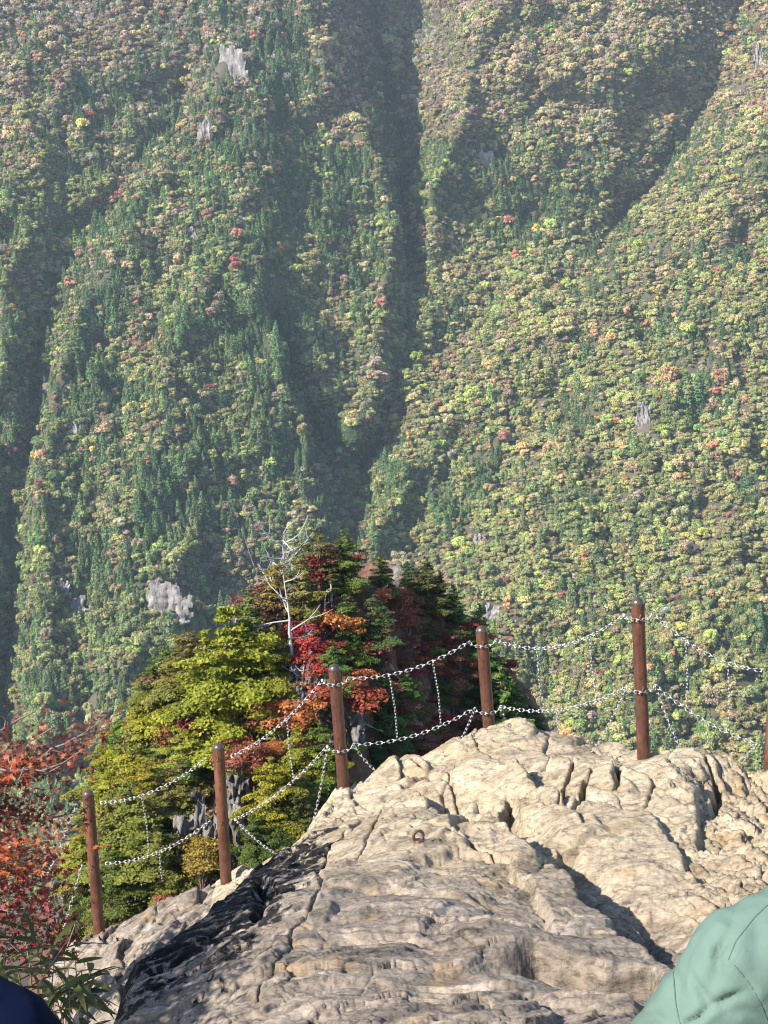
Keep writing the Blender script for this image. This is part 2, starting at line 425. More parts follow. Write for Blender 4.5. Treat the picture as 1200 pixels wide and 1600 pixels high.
KN = list(PAL)
def kinds(px, py, rng):
    n = len(px)
    q = lambda s, o: fbm(np.stack([px / s, py / s, np.full(n, float(o))], -1), 3)
    c1 = 1.25 * q(95, 1); c2 = 1.3 * q(150, 2); c3 = 1.2 * q(60, 3); c4 = 1.3 * q(120, 4)
    right = sstep(560, 760, px + (py - 500) * .15); high = sstep(330, 30, py); low = sstep(600, 1000, py)
    blob = lambda x, y, sx, sy: np.exp(-((px - x) / sx) ** 2 - ((py - y) / sy) ** 2)
    fir = 0.22 + 0.9 * np.clip(c1 + .05, 0, 1) * 1.4 - 0.12 * right + 1.3 * blob(420, 130, 80, 110) + .8 * blob(245, 170, 45, 70) + .5 * blob(430, 330, 130, 90) + 1.1 * blob(390, 520, 80, 80) \
        + .7 * blob(745, 740, 70, 60) + .6 * blob(1080, 570, 70, 50) + 1.1 * blob(800, 290, 140, 90) + .5 * blob(930, 330, 90, 60) + .7 * blob(1110, 250, 40, 60) + .4 * blob(250, 800, 200, 130)
    w = {
        'fir': fir, 'green': 0.42 + .4 * c2 + .25 * low, 'olive': 0.42 + .45 * right + .3 * c3 + .2 * low, 'lime': 0.18 + .26 * right + .3 * c2 + .15 * low * right,
        'tan': 0.16 + .32 * right * (1 - .5 * low) + .35 * c4 + .25 * high + .9 * blob(260, 330, 90, 60) * 0.8 + 0.7 * blob(800, 130, 90, 80),
        'brown': 0.14 + .42 * c3 + .12 * high, 'mauve': .06 + .4 * c4 + .22 * high, 'grey': .05 + .45 * high * (c2 > -.2) + .1 * c3,
        'rust': .055 + .05 * right + .1 * c1, 'red': .035 + .0 * px, 'gold': .04 + .05 * right, 'orange': .04 + .05 * right}
    topr = np.clip(high + .9 * blob(1000, 170, 200, 150), 0, 1)
    for nm, cf in (('green', -.25), ('lime', -.22), ('olive', -.15), ('brown', .30), ('mauve', .26), ('grey', .30), ('tan', .12)): w[nm] = w[nm] + cf * topr
    W = np.stack([np.clip(w[k], 0.003, 9) ** 1.9 for k in KN], -1); W /= W.sum(1)[:, None]
    u = rng.random(n)[:, None]
    return (u > np.cumsum(W, 1)).sum(1).clip(0, len(KN) - 1)
def tree_params(px, py, rng):
    k = kinds(px, py, rng); n = len(k)
    name = np.array(KN)[k]
    shape = np.where(name == 'fir', 6 + rng.integers(0, 4, n), np.where(name == 'grey', 10 + rng.integers(0, 2, n), rng.integers(0, 6, n)))
    shape = np.where((name == 'green') & (rng.random(n) < .35), 6 + rng.integers(0, 4, n), shape)
    col = np.array([PAL[x] for x in KN])[k] * 1.72 * (0.75 + 0.5 * rng.random(n) + .22 * fbm(np.stack([px / 40, py / 40, 0 * px + 61], -1), 3))[:, None] * (1 + .07 * rng.normal(size=(n, 3))).clip(.8, 1.2)
    sc = .74 * np.exp(rng.normal(size=n) * .33).clip(.45, 2.0) * (1 + .45 * fbm(np.stack([px / 60, py / 60, 0 * px + 77], -1), 3)).clip(.65, 1.5) * np.where(shape >= 10, 1.0, np.where(shape >= 6, 1.0, .95))
    return k, shape, col, sc
rng = np.random.default_rng(11)
tpx, tpy, tD = plant(175000, rng)
tk, tshape, tcol, tsc = tree_params(tpx, tpy, rng)
pos = P(tpx, tpy, tD); pos[:, 2] -= 0.6
# the autumn trees that stand out by colour are trees of their own; the rest is one wood
bright = np.isin(np.array(KN)[tk], ['rust', 'red', 'gold', 'orange']) & (tpx > 10) & (tpx < 1190) & (tpy > 10) & (tpy < 1000) & (tshape < 6)
cand = np.nonzero(bright)[0]; cand = cand[np.argsort(-tsc[cand])][:70]
solo = np.zeros(len(tpx), bool); solo[cand] = True
w_ = ~solo
me = bpy.data.meshes.new('far_forest'); me.vertices.add(int(w_.sum())); me.vertices.foreach_set('co', pos[w_].astype(np.float32).ravel())
a = me.attributes.new('col', 'FLOAT_COLOR', 'POINT'); a.data.foreach_set('color', np.c_[tcol[w_], np.ones(w_.sum())].astype(np.float32).ravel())
a = me.attributes.new('shape', 'INT', 'POINT'); a.data.foreach_set('value', tshape[w_].astype(np.int32))
a = me.attributes.new('size', 'FLOAT', 'POINT'); a.data.foreach_set('value', tsc[w_].astype(np.float32))
a = me.attributes.new('turn', 'FLOAT_VECTOR', 'POINT'); tv = np.zeros((w_.sum(), 3)); tv[:, 2] = rng.random(w_.sum()) * 6.28; tv[:, :2] = rng.normal(size=(w_.sum(), 2)) * .06
a.data.foreach_set('vector', tv.astype(np.float32).ravel())
forest = obj('far_forest', me); tag(forest, 'dense mixed autumn forest covering the far mountainside', 'forest', kind='stuff')
ng = bpy.data.node_groups.new('plant_forest', 'GeometryNodeTree')
ng.interface.new_socket('Geometry', in_out='INPUT', socket_type='NodeSocketGeometry'); ng.interface.new_socket('Geometry', in_out='OUTPUT', socket_type='NodeSocketGeometry')
gi = ng.nodes.new('NodeGroupInput'); go = ng.nodes.new('NodeGroupOutput')
ci = ng.nodes.new('GeometryNodeCollectionInfo'); ci.inputs['Collection'].default_value = forest_col; ci.inputs['Separate Children'].default_value = True
iop = ng.nodes.new('GeometryNodeInstanceOnPoints'); iop.inputs['Pick Instance'].default_value = True
def named(nm, ty):
    n = ng.nodes.new('GeometryNodeInputNamedAttribute'); n.data_type = ty; n.inputs[0].default_value = nm; return n.outputs[0]
L = ng.links
L.new(gi.outputs[0], iop.inputs['Points']); L.new(ci.outputs[0], iop.inputs['Instance']); L.new(named('shape', 'INT'), iop.inputs['Instance Index'])
e2r = ng.nodes.new('FunctionNodeEulerToRotation'); L.new(named('turn', 'FLOAT_VECTOR'), e2r.inputs[0]); L.new(e2r.outputs[0], iop.inputs['Rotation'])
L.new(named('size', 'FLOAT'), iop.inputs['Scale']); L.new(iop.outputs[0], go.inputs[0])
md = forest.modifiers.new('plant', 'NODES'); md.node_group = ng
solo_mesh = {}
WORD = {'rust': 'rust brown', 'red': 'dark red', 'gold': 'golden yellow', 'orange': 'pale orange'}
for i in cand:
    s = int(tshape[i])
    if s not in solo_mesh: solo_mesh[s] = mesh_np('autumn_tree', far_meshes[s][0], far_meshes[s][1], M_LEAF, False, {'v': far_meshes[s][2]})
    o = obj('autumn_tree', solo_mesh[s], loc=pos[i]); o.rotation_euler = (0, 0, rng.random() * 6.28); o.scale = (tsc[i] * 1.08,) * 3
    o.color = (*tcol[i], 1)
    kw = WORD[KN[tk[i]]]
    lb = where(tpx[i], tpy[i], FAR_MARKS)
    tag(o, '%s tree %s' % (kw, lb), 'tree', '%s trees of the far forest' % kw); note(o, tpx[i])

# pale cliffs that break through the far forest
def crag(seed, w, h, d, n=13, cells=4.0):
    a = np.linspace(-1, 1, n); X, Z = np.meshgrid(a, a)
    nz = fbm(np.stack([X * 1.7 + seed * 3.7, Z * 1.5, X * 0 + seed], -1), 4)
    fa, gap = facets(np.stack([X * cells * 1.3 + .5 * Z + seed * 7.3 + .4 * nz, Z * cells * .55 + seed], -1)); fb, g2 = facets(np.stack([X * cells * 3.2 + seed, Z * cells * 1.7 + .6 * nz], -1))
    prof = np.clip(1.0 - np.hypot(X * (1 + .3 * Z), Z) + .7 * nz, -.3, 1)
    Yd = -d * (.45 * np.clip(prof, 0, 1) ** .5 + .35 * fa + .10 * fb + .25 * nz - .25 * sstep(.12, 0, gap)) + d * .55 * Z
    Xw = X * w / 2 + .03 * w * fbm(np.stack([Z * 5 + seed, X * 5, Z * 0], -1), 3); Zw = Z * h / 2 + .03 * h * fbm(np.stack([X * 5, Z * 5 + seed, X * 0 + 5], -1), 3)
    f = grid_faces(n, n); f = f[(prof.ravel()[f] > 0).all(1)]
    v = np.stack([Xw, Yd, Zw], -1).reshape(-1, 3); use = np.unique(f); mp = np.full(len(v), -1); mp[use] = np.arange(len(use))
    return v[use], mp[f]
CL = ['largest pale cliff high on the left spur crest', 'small pale cliff below the big one on the left spur', 'tiny pale crag in the middle of the left spur', 'grey cliff in the shade of the upper right mountain', 'wide pale cliff low at the left edge of the spur', 'long slanting pale cliff low on the left spur behind the knoll', 'small pale crag above the low left cliff',
      'pale cliff in the middle of the right mountainside', 'pale crag among trees near the left edge', 'small pale crag low on the right mountainside', 'pale crag just behind the knoll on its right', 'tall narrow pale cliff at the upper right edge', 'tiny pale pinnacle on the upper right spur', 'small broken crag on the left spur flank', 'thin pale crag behind the dead tree on the knoll']
for k, ((cx, cy, w, h), lb) in enumerate(zip(CLIFFS, CL)):
    D = float(far_depth(np.array([cx * 1.0]), np.array([cy * 1.0]))[0]); s = D / F_PX
    v, f = crag(40 + k, w * s * 1.45, h * s * 1.4, 3.6, 25, 2.6)
    o = obj('cliff', mesh_np('cliff', v, f, M_CLIFF), loc=P(cx, cy, D - 2.0))
    tag(o, lb, 'cliff', 'pale cliffs in the far forest')
print('far', time.time() - T0)

# ================================================================== THE ROCK OF THE LOOKOUT
def W(*t): return tuple(P(np.array(float(t[0])), np.array(float(t[1])), float(t[2])))
A_PTS = [W(*t) for t in [
    (600, 1600, 4.6), (800, 1600, 4.6), (1000, 1600, 4.5), (450, 1600, 4.7), (330, 1600, 4.95), (230, 1600, 5.4),
    (600, 1500, 5.3), (450, 1500, 5.35), (380, 1490, 5.75), (300, 1455, 6.75), (230, 1512, 6.15), (780, 1500, 5.3), (900, 1560, 4.85),
    (600, 1420, 6.05), (480, 1400, 6.4), (430, 1400, 6.9), (400, 1368, 7.9), (470, 1312, 8.6), (520, 1330, 7.7),
    (600, 1340, 7.1), (620, 1280, 8.1), (560, 1245, 9.6), (620, 1205, 9.9), (700, 1175, 10.1), (800, 1149, 10.25), (850, 1152, 10.2), (900, 1172, 10.1), (950, 1193, 10.0),
    (720, 1250, 8.7), (800, 1220, 9.0), (760, 1330, 7.2), (800, 1400, 6.3), (880, 1440, 5.85), (900, 1270, 8.0),
    (1000, 1200, 9.7), (1045, 1180, 9.35), (1095, 1182, 9.3), (1130, 1205, 9.2), (1165, 1250, 9.0), (1260, 1252, 9.0),
    (1000, 1260, 8.2), (1060, 1240, 8.5), (950, 1340, 7.1), (1050, 1330, 7.4), (1150, 1320, 7.6), (1000, 1420, 6.4), (1100, 1420, 6.5), (1200, 1400, 6.8), (1060, 1500, 5.5), (1150, 1520, 5.4), (1300, 1450, 6.2)]]
A_PTS += [(0.0, 3.0, -1.98), (1.0, 3.0, -1.95), (-1.2, 3.2, -2.2), (0.0, 1.0, -1.66), (1.2, 1.0, -1.66), (-1.2, 1.0, -1.7), (0, -1.5, -1.66), (3.6, 2.5, -2.2), (4.2, 7, -3.4), (-2.6, 1.0, -1.9), (2.5, -1.5, -1.75), (-2.5, -1.5, -1.75)]
B_PTS = [W(*t) for t in [
    (150, 1470, 11.2), (350, 1386, 10.9), (105, 1500, 11.1), (200, 1500, 10.2), (300, 1425, 10.5), (250, 1418, 11.3), (170, 1560, 9.4), (240, 1540, 9.2),
    (440, 1345, 10.6), (538, 1256, 10.6), (765, 1172, 10.8), (1000, 1202, 10.3), (1200, 1262, 9.8)]]
B_PTS += [(-1.9, 3.5, -2.9), (-1.5, 5.2, -3.2), (-1.6, 7.2, -4.1), (-3.4, 6.0, -3.9), (-4.2, 9.5, -6.2), (-3.4, 3.0, -2.7), (4.5, 9.0, -4.2), (1.0, 11.5, -4.6)]
EDGE = [W(*t) for t in [(60, 1690, 4.2), (140, 1600, 5.1), (228, 1512, 6.15), (298, 1453, 6.8), (400, 1366, 7.95), (470, 1310, 8.65), (500, 1280, 9.25), (556, 1243, 9.75), (620, 1202, 10.05), (700, 1172, 10.25),
    (800, 1146, 10.4), (860, 1149, 10.4), (905, 1172, 10.25), (950, 1192, 10.12), (995, 1196, 9.95), (1045, 1178, 9.6), (1095, 1180, 9.5), (1135, 1203, 9.35), (1165, 1248, 9.2), (1260, 1250, 9.2), (1420, 1300, 8.9)]]
EDGE = [(-1.6, 2.6)] + [e[:2] for e in EDGE]
FENCE = [W(*t) for t in [(20, 1510, 11.2), (155, 1467, 11.25), (353, 1388, 11.0), (538, 1245, 10.65), (765, 1165, 10.75), (1005, 1187, 10.15), (1200, 1250, 9.85), (1400, 1290, 9.5)]]
FENCE = [(-4.5, 9.5), (-3.0, 10.9)] + [q[:2] for q in FENCE] + [(6, 8.5)]
SLABL = [W(*t)[:2] for t in [(60, 1720, 7.0), (190, 1610, 8.4), (130, 1575, 9.3), (96, 1515, 10.9), (96, 1495, 11.4)]]
fA = RBF(A_PTS, 0.35, 0.02); fB = RBF(B_PTS, 0.35, 0.02)

def rock_base(x, y):
    wob = fbm(np.stack([x * 1.3, y * 1.3, 0 * x], -1), 4)
    d, s, t = polydist(x, y, EDGE); sd = d * s + 0.10 * wob
    m = sstep(-0.42, 0.05, sd)
    h = fB(x, y) * (1 - m) + fA(x, y) * m
    d, s, t = polydist(x, y, FENCE); out = np.clip(-s * d - 0.30 + 0.12 * wob, 0, 50)     # left of the fence line = beyond it
    h = h - 2.2 * out ** 0.85 * (out > 0)
    d, s, t = polydist(x, y, SLABL); o2 = np.clip(-s * d + 0.03 * wob, 0, 1.0) * (y > 6.5) * (x < -1.0)
    h = h - 0.75 * sstep(0, 0.5, o2)
    return h
def hit(px, py, fn=rock_base, y0=3.0, y1=14.0, n=500):
    ys = np.linspace(y0, y1, n); p = P(np.full(n, float(px)), np.full(n, float(py)), ys)
    below = p[:, 2] < fn(p[:, 0], p[:, 1])
    k = int(np.argmax(below)) if below.any() else n - 1
    return p[k]
def hits(pl): return [hit(a, b)[:2] for a, b in pl]

SCARPS = [  # picture polylines, drop on the right hand (m), width of the hollow (m)
    (hits([(1075, 1545), (1010, 1490), (960, 1448), (905, 1398), (850, 1345), (775, 1286), (690, 1262), (640, 1235)]), -0.36, 0.45),
    (hits([(835, 1476), (880, 1496), (940, 1512), (1025, 1520)]), -0.2, 0.25),
    (hits([(560, 1262), (640, 1262), (700, 1250), (735, 1278), (765, 1300)]), -0.07, 0.25),
    (hits([(600, 1345), (720, 1335), (800, 1350), (850, 1400), (868, 1455)]), -0.07, 0.35),
    (hits([(870, 1470), (800, 1425), (720, 1395)]), -0.05, 0.2),
    (hits([(600, 1215), (680, 1205), (760, 1222), (795, 1235)]), -0.05, 0.2),
    (hits([(430, 1395), (560, 1388), (700, 1392), (860, 1440)]), -0.035, 0.25),
    (hits([(430, 1480), (600, 1462), (760, 1478)]), -0.03, 0.3),
    (hits([(420, 1560), (620, 1530), (820, 1552), (960, 1580)]), -0.04, 0.3),
    (hits([(1090, 1360), (1050, 1300), (1010, 1262), (940, 1230)]), -0.08, 0.25),
    (hits([(1100, 1466), (1020, 1420), (950, 1368), (885, 1318), (850, 1290)]), -0.13, 0.22),
    (hits([(1120, 1330), (1080, 1280), (1090, 1230), (1060, 1195)]), -0.10, 0.18),
]
CRACKS = [  # polylines, depth, half width
    (hits([(893, 1193), (884, 1212), (878, 1226)]), .10, .016), (hits([(925, 1203), (905, 1228), (893, 1252)]), .13, .020), (hits([(968, 1196), (962, 1222)]), .13, .026),
    (hits([(540, 1300), (505, 1345), (500, 1400), (470, 1450), (430, 1520), (410, 1570)]), .03, .012),
    (hits([(795, 1222), (800, 1255), (828, 1262)]), .15, .05), (hits([(650, 1195), (665, 1205)]), .08, .02), 
    (hits([(1100, 1195), (1120, 1225), (1115, 1260)]), .12, .03), 
    (hits([(640, 1300), (700, 1310), (780, 1345)]), .05, .015), (hits([(700, 1210), (720, 1235), (700, 1262)]), .05, .015), (hits([(560, 1340), (580, 1300), (595, 1275)]), .03, .012),
    (hits([(400, 1375), (420, 1395), (400, 1440)]), .10, .05), (hits([(150, 1545), (165, 1520), (160, 1535)]), .10, .03)]
PIT = hit(812, 1232); PIT2 = hit(878, 1245)
DOME = [hit(1060, 1250), hit(1130, 1330), hit(1050, 1380), hit(1180, 1420)]
DARK = hits([(472, 1318), (408, 1378), (320, 1460), (250, 1530), (180, 1600)])

def rock_full(x, y):
    h = rock_base(x, y)
    wob = fbm(np.stack([x * 2.2, y * 2.2, 0 * x + 4], -1), 4)
    _, _, _ = 0, 0, 0
    for pl, drop, wd in SCARPS:
        d, s, t = polydist(x + 0.06 * wob, y + 0.10 * wob, pl); sd = d * s
        ends = sstep(0, .12, t) * sstep(1, .88, t)
        h = h + drop * ends * sstep(-0.01, 0.035 + .03 * abs(drop), sd) * np.exp(-np.clip(sd, 0, 9) / wd)
    for pl, dep, wd in CRACKS:
        w3 = fbm(np.stack([x * 7, y * 7, 0 * x + 14], -1), 3); d, s, t = polydist(x + 0.03 * wob + .016 * w3, y + 0.04 * wob - .02 * w3, pl)
        w2 = wd * (0.6 + 0.8 * np.sin(np.clip(t, 0, 1) * 3.1416))
        h = h - dep * np.clip(1 - d / w2, 0, 1) ** 0.7
    for pt, a, b, dep in ((PIT, .085, .10, .2), (PIT2, .05, .06, .06)):
        q = np.maximum(np.abs((x - pt[0]) + .25 * (y - pt[1])) / a, np.abs(y - pt[1]) / b)
        h = h - dep * sstep(1.1, .85, q)
    # how much of the knobbly dome is here, and how much of the smooth slab
    dome = sstep(1.0, 1.75, x - 0.18 * (y - 6.0) + .15 * wob) * (y > 4)
    d, s, t = polydist(x, y, EDGE); edge_in = d * s
    slab = 1 - dome
    # bedding: long steps that rise gently and break off on their right side
    q = (x * 0.82 - y * 0.35) * 2.1 + 0.9 * fbm(np.stack([x * .9, y * .9, 0 * x + 8], -1), 3) + 0.16 * wob
    fr = q - np.floor(q); saw = np.where(fr < .9, fr / .9, (1 - fr) / .1)
    am = 0.045 * sstep(-.15, .45, fbm(np.stack([x * .8, y * .8, 0 * x + 2], -1), 3)) + .008
    h = h + am * saw * slab
    q = (x * 0.35 - y * 0.75) * 6.5 + 1.5 * fbm(np.stack([x * 1.8, y * 1.8, 0 * x + 5], -1), 3)
    fr = q - np.floor(q); saw = np.where(fr < .82, fr / .82, (1 - fr) / .18)
    h = h + 0.016 * saw * (0.3 + sstep(-.2, .4, fbm(np.stack([x * 1.4, y * 1.4, 0 * x + 12], -1), 3))) * (slab * .9 + .2)
    # blocks of broken rock: tilted facets with open joints
    wx = x + .07 * wob; wy = y + .07 * fbm(np.stack([x * 3, y * 3, 0 * x + 7], -1), 3)
    upper = sstep(7.4, 9.0, y + .4 * wob)
    brk = sstep(-.25, .35, fbm(np.stack([x * 1.1, y * 1.1, 0 * x + 51], -1), 3))          # where the slab is broken up
    fa, gap = shards(wx, wy, 3.0, 1.7)
    h = h + upper * slab * (fa * 0.085 - 0.03 * sstep(.06, 0, gap))
    fa, gap = facets(np.stack([wx * 1.5, wy * 3.4 - .6 * wx], -1))
    h = h + (1 - upper) * slab * (fa * 0.020 - 0.006 * sstep(.04, 0, gap))
    fa, gap = shards(wx, wy, 5.2, 2.8, 7.0)
    h = h + fa * (dome * .085 + slab * brk * (.012 + .030 * upper)) - dome * .03 * sstep(.06, 0, gap)
    fa, gap = shards(wx, wy, 11.5, 6.5, 3.0)
    h = h + fa * (dome * .075 + slab * brk * (.006 + .014 * upper) + .002)
    fa, gap = shards(x + .02 * wob, y, 27, 15, 5.0)
    h = h + fa * (dome * .030 + .0035 * brk + .0015)
    h = h + 0.035 * fbm(np.stack([x * 1.6, y * 1.6, 0 * x + 21], -1), 3) + 0.010 * ridged(np.stack([x * 7, y * 4.2, 0 * x], -1), 3) * (0.3 + .7 * dome)
    return h, dome, edge_in
# the fine sheet that the picture shows, denser towards the camera
nc, nr = 760, 760
sx = np.linspace(-170, 1380, nc)
ry = 4.0 * (12.6 / 4.0) ** np.linspace(0, 1, nr)
xs = (sx - 600) / F_PX
RX = xs[None, :] * ry[:, None]; RY = np.broadcast_to(ry[:, None], RX.shape).copy()
RZ, dome, edge_in = rock_full(RX, RY)
V = np.stack([RX, RY, RZ], -1)
# rough the faces along their normals, the steep ones too
gx = np.gradient(V, axis=1); gy = np.gradient(V, axis=0); Nn = np.cross(gx, gy); Nn /= np.linalg.norm(Nn, axis=-1)[..., None]
rough = fbm(V * np.array([9, 7, 11]), 4) * 0.0032 + ridged(V * np.array([22, 16, 26]), 3) * 0.0042 + fbm(V * 55, 2) * 0.0022
V = V + Nn * (rough * (0.8 + .9 * dome))[..., None]
dd, ds, dt = polydist(RX, RY, DARK)
nz = fbm(np.stack([RX * 2.6, RY * 2.6, RX * 0 + 31], -1), 4)
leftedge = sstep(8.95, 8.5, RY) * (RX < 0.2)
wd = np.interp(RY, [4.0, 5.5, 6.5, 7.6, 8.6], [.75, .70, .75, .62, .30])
flank_shade = sstep(1.15, .55, (edge_in + .16 * nz) / wd) * sstep(-.32, -.15, edge_in) * leftedge * sstep(4.4, 6.2, RY + .5 * nz) * 1.0  # painted shade: mask of the dark band along the left rock face
flank_shade = np.maximum(flank_shade, .30 * leftedge * sstep(.9, .2, edge_in / wd))
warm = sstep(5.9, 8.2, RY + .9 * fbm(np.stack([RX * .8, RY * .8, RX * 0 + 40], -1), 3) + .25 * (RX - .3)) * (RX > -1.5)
lowslab = (edge_in < -.2).astype(float)

def rock_material():
    m, nd, ln, out = new_mat('weathered_rock')
    geo = nd.new('ShaderNodeTexCoord'); vec = geo.outputs['Object']
    at = {}
    for k in ('flank_shade', 'warm', 'dome', 'lowslab'):
        a = nd.new('ShaderNodeAttribute'); a.attribute_name = k; at[k] = a.outputs['Fac']
    mp = nd.new('ShaderNodeMapping'); ln.new(vec, mp.inputs[0]); mp.inputs['Scale'].default_value = (1.0, 2.4, 3.0); mp.inputs['Rotation'].default_value = (0, 0, R(-24))
    n1 = noise_node(nd, ln, mp.outputs[0], 2.4, 8, 0.68, 0.6)
    n2 = noise_node(nd, ln, mp.outputs[0], 9.0, 8, 0.72, 1.0)
    n3 = noise_node(nd, ln, vec, 26.0, 6, 0.7, 0.3)
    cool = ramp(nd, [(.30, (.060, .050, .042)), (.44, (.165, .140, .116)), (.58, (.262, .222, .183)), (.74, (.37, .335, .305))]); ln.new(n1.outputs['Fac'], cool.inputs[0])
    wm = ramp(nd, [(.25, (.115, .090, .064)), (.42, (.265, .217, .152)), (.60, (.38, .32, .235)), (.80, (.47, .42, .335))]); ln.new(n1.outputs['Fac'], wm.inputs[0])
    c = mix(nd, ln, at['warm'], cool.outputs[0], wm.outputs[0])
    streak = ramp(nd, [(.32, (.36, .34, .33)), (.47, (.90, .89, .88)), (.70, (1.32, 1.26, 1.16))]); ln.new(n2.outputs['Fac'], streak.inputs[0])
    c = mix(nd, ln, 1.0, c, streak.outputs[0], 'MULTIPLY')
    spot = ramp(nd, [(.36, (.45, .42, .4)), (.46, (1, 1, 1)), (.64, (1, 1, 1)), (.74, (1.35, 1.2, .95))]); ln.new(n3.outputs['Fac'], spot.inputs[0])
    c = mix(nd, ln, 0.75, c, spot.outputs[0], 'MULTIPLY')
    # rusty orange and ochre stains
    n4 = noise_node(nd, ln, vec, 3.6, 5, 0.6, 0.8); och = ramp(nd, [(.56, (0, 0, 0)), (.72, (.65, .65, .65))]); ln.new(n4.outputs['Fac'], och.inputs[0])
    c = mix(nd, ln, och.outputs[0], c, (.28, .185, .085))
    # shade of the left rock face put into the colour, patchy near-black
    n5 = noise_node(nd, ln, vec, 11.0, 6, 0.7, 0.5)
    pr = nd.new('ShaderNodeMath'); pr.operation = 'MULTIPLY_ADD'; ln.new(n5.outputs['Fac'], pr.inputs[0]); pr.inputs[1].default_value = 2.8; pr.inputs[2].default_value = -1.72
    ad = nd.new('ShaderNodeMath'); ad.operation = 'ADD'; ln.new(at['flank_shade'], ad.inputs[0]); ln.new(pr.outputs[0], ad.inputs[1])
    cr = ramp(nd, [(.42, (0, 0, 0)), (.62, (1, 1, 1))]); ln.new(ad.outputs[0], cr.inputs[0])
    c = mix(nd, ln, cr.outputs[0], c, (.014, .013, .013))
    b = nd.new('ShaderNodeBsdfPrincipled'); ln.new(c, b.inputs['Base Color']); b.inputs['Roughness'].default_value = 0.82; b.inputs['Specular IOR Level'].default_value = 0.12
    nb = noise_node(nd, ln, mp.outputs[0], 34.0, 8, 0.72, 0.8); bp = nd.new('ShaderNodeBump'); bp.inputs['Strength'].default_value = 0.6; bp.inputs['Distance'].default_value = 0.022
    ln.new(nb.outputs['Fac'], bp.inputs['Height']); ln.new(bp.outputs[0], b.inputs['Normal'])
    ln.new(b.outputs[0], out.inputs[0])
    return m
M_ROCK = rock_material()
me = mesh_np('rock_outcrop', V.reshape(-1, 3), grid_faces(nr, nc), M_ROCK, True, {'flank_shade': flank_shade.ravel(), 'warm': warm.ravel(), 'dome': dome.ravel(), 'lowslab': lowslab.ravel()})
rock = obj('rock_outcrop', me); tag(rock, 'weathered cream and grey rock outcrop of the lookout', 'rock', kind='structure')
rock_bvh = BVHTree.FromPolygons(V.reshape(-1, 3).tolist(), grid_faces(nr, nc).tolist()) if False else None
def ground(x, y):
    """height of the finished rock under a point, from the sheet itself"""
    j = np.interp(y, ry, np.arange(nr)); i = np.interp(x / y, xs, np.arange(nc))
    return float(V[int(round(j)), int(round(i)), 2])
# the rest of the summit, around and behind the camera
cx = np.linspace(-9, 9, 91); cy = np.linspace(-8, 14, 111)
QX, QY = np.meshgrid(cx, cy); QZ = rock_base(QX, QY) - 0.02 + .04 * fbm(np.stack([QX, QY, QX * 0], -1), 3)
inside = (QY > 4.35) & (QY < 12.3) & (np.abs(QX / np.maximum(QY, .1) - (605 - 600) / F_PX) < (1520 / 2 / F_PX))
QZ = np.where((QY > 4.0) & (QY < 12.6) & (QX / np.maximum(QY, .1) > xs[0]) & (QX / np.maximum(QY, .1) < xs[-1]), QZ - 0.25, QZ)
fc = grid_faces(*QX.shape); fc = fc[~inside.ravel()[fc].all(1)]
z0 = np.zeros(QX.size)
me = mesh_np('summit_ground', np.stack([QX, QY, QZ], -1).reshape(-1, 3), fc, M_ROCK, True, {'flank_shade': z0, 'warm': z0 + .4, 'dome': z0, 'lowslab': z0})
tag(obj('summit_ground', me), 'bare rock of the summit around the lookout', 'rock', kind='structure')
print('rock', time.time() - T0)

# ================================================================== FENCE: POSTS AND CHAINS
def rust_material():
    m, nd, ln, out = new_mat('brown_painted_steel')
    tc = nd.new('ShaderNodeTexCoord'); mp = nd.new('ShaderNodeMapping'); ln.new(tc.outputs['Object'], mp.inputs[0]); mp.inputs['Scale'].default_value = (1, 1, .35)
    n1 = noise_node(nd, ln, mp.outputs[0], 9, 7, .65); n2 = noise_node(nd, ln, mp.outputs[0], 60, 4, .6)
    c1 = ramp(nd, [(.3, (.040, .018, .013)), (.5, (.085, .034, .021)), (.72, (.16, .070, .040))]); ln.new(n1.outputs['Fac'], c1.inputs[0])
    c2 = ramp(nd, [(.33, (.6, .55, .5)), (.5, (1, 1, 1)), (.7, (1.15, 1.1, 1.1))]); ln.new(n2.outputs['Fac'], c2.inputs[0])
    b = nd.new('ShaderNodeBsdfPrincipled'); ln.new(mix(nd, ln, 1.0, c1.outputs[0], c2.outputs[0], 'MULTIPLY'), b.inputs['Base Color'])
    b.inputs['Roughness'].default_value = .42; b.inputs['Specular IOR Level'].default_value = .5
    bp = nd.new('ShaderNodeBump'); bp.inputs['Strength'].default_value = .2; bp.inputs['Distance'].default_value = .004; ln.new(n2.outputs['Fac'], bp.inputs['Height']); ln.new(bp.outputs[0], b.inputs['Normal'])
    ln.new(b.outputs[0], out.inputs[0]); return m
M_POST = rust_material()
M_CAP = simple_mat('post_cap', (.05, .035, .03), (.10, .07, .055), 14, .3, .35, .1, 60)
M_STEEL = simple_mat('galvanised_steel', (.28, .27, .265), (.46, .45, .44), 40, .38, .4, spec=.6)
M_IRON = simple_mat('brown_iron', (.06, .03, .022), (.13, .07, .05), 30, .5, .4)
def lathe(prof, n=20):
    prof = np.asarray(prof, float); ang = np.arange(n) * 2 * math.pi / n
    v = np.stack([prof[:, None, 0] * np.cos(ang), prof[:, None, 0] * np.sin(ang), np.broadcast_to(prof[:, None, 1], (len(prof), n))], -1).reshape(-1, 3)
    f = [(k * n + j, k * n + (j + 1) % n, (k + 1) * n + (j + 1) % n, (k + 1) * n + j) for k in range(len(prof) - 1) for j in range(n)]
    return v, np.array(f)
RP = 0.0445
post_me = mesh_np('post_shaft', *lathe([(RP, -1.50), (RP, -0.9), (RP, -.062), (RP * 1.012, -.060), (RP * 1.012, -.052)], 20), M_POST, True)
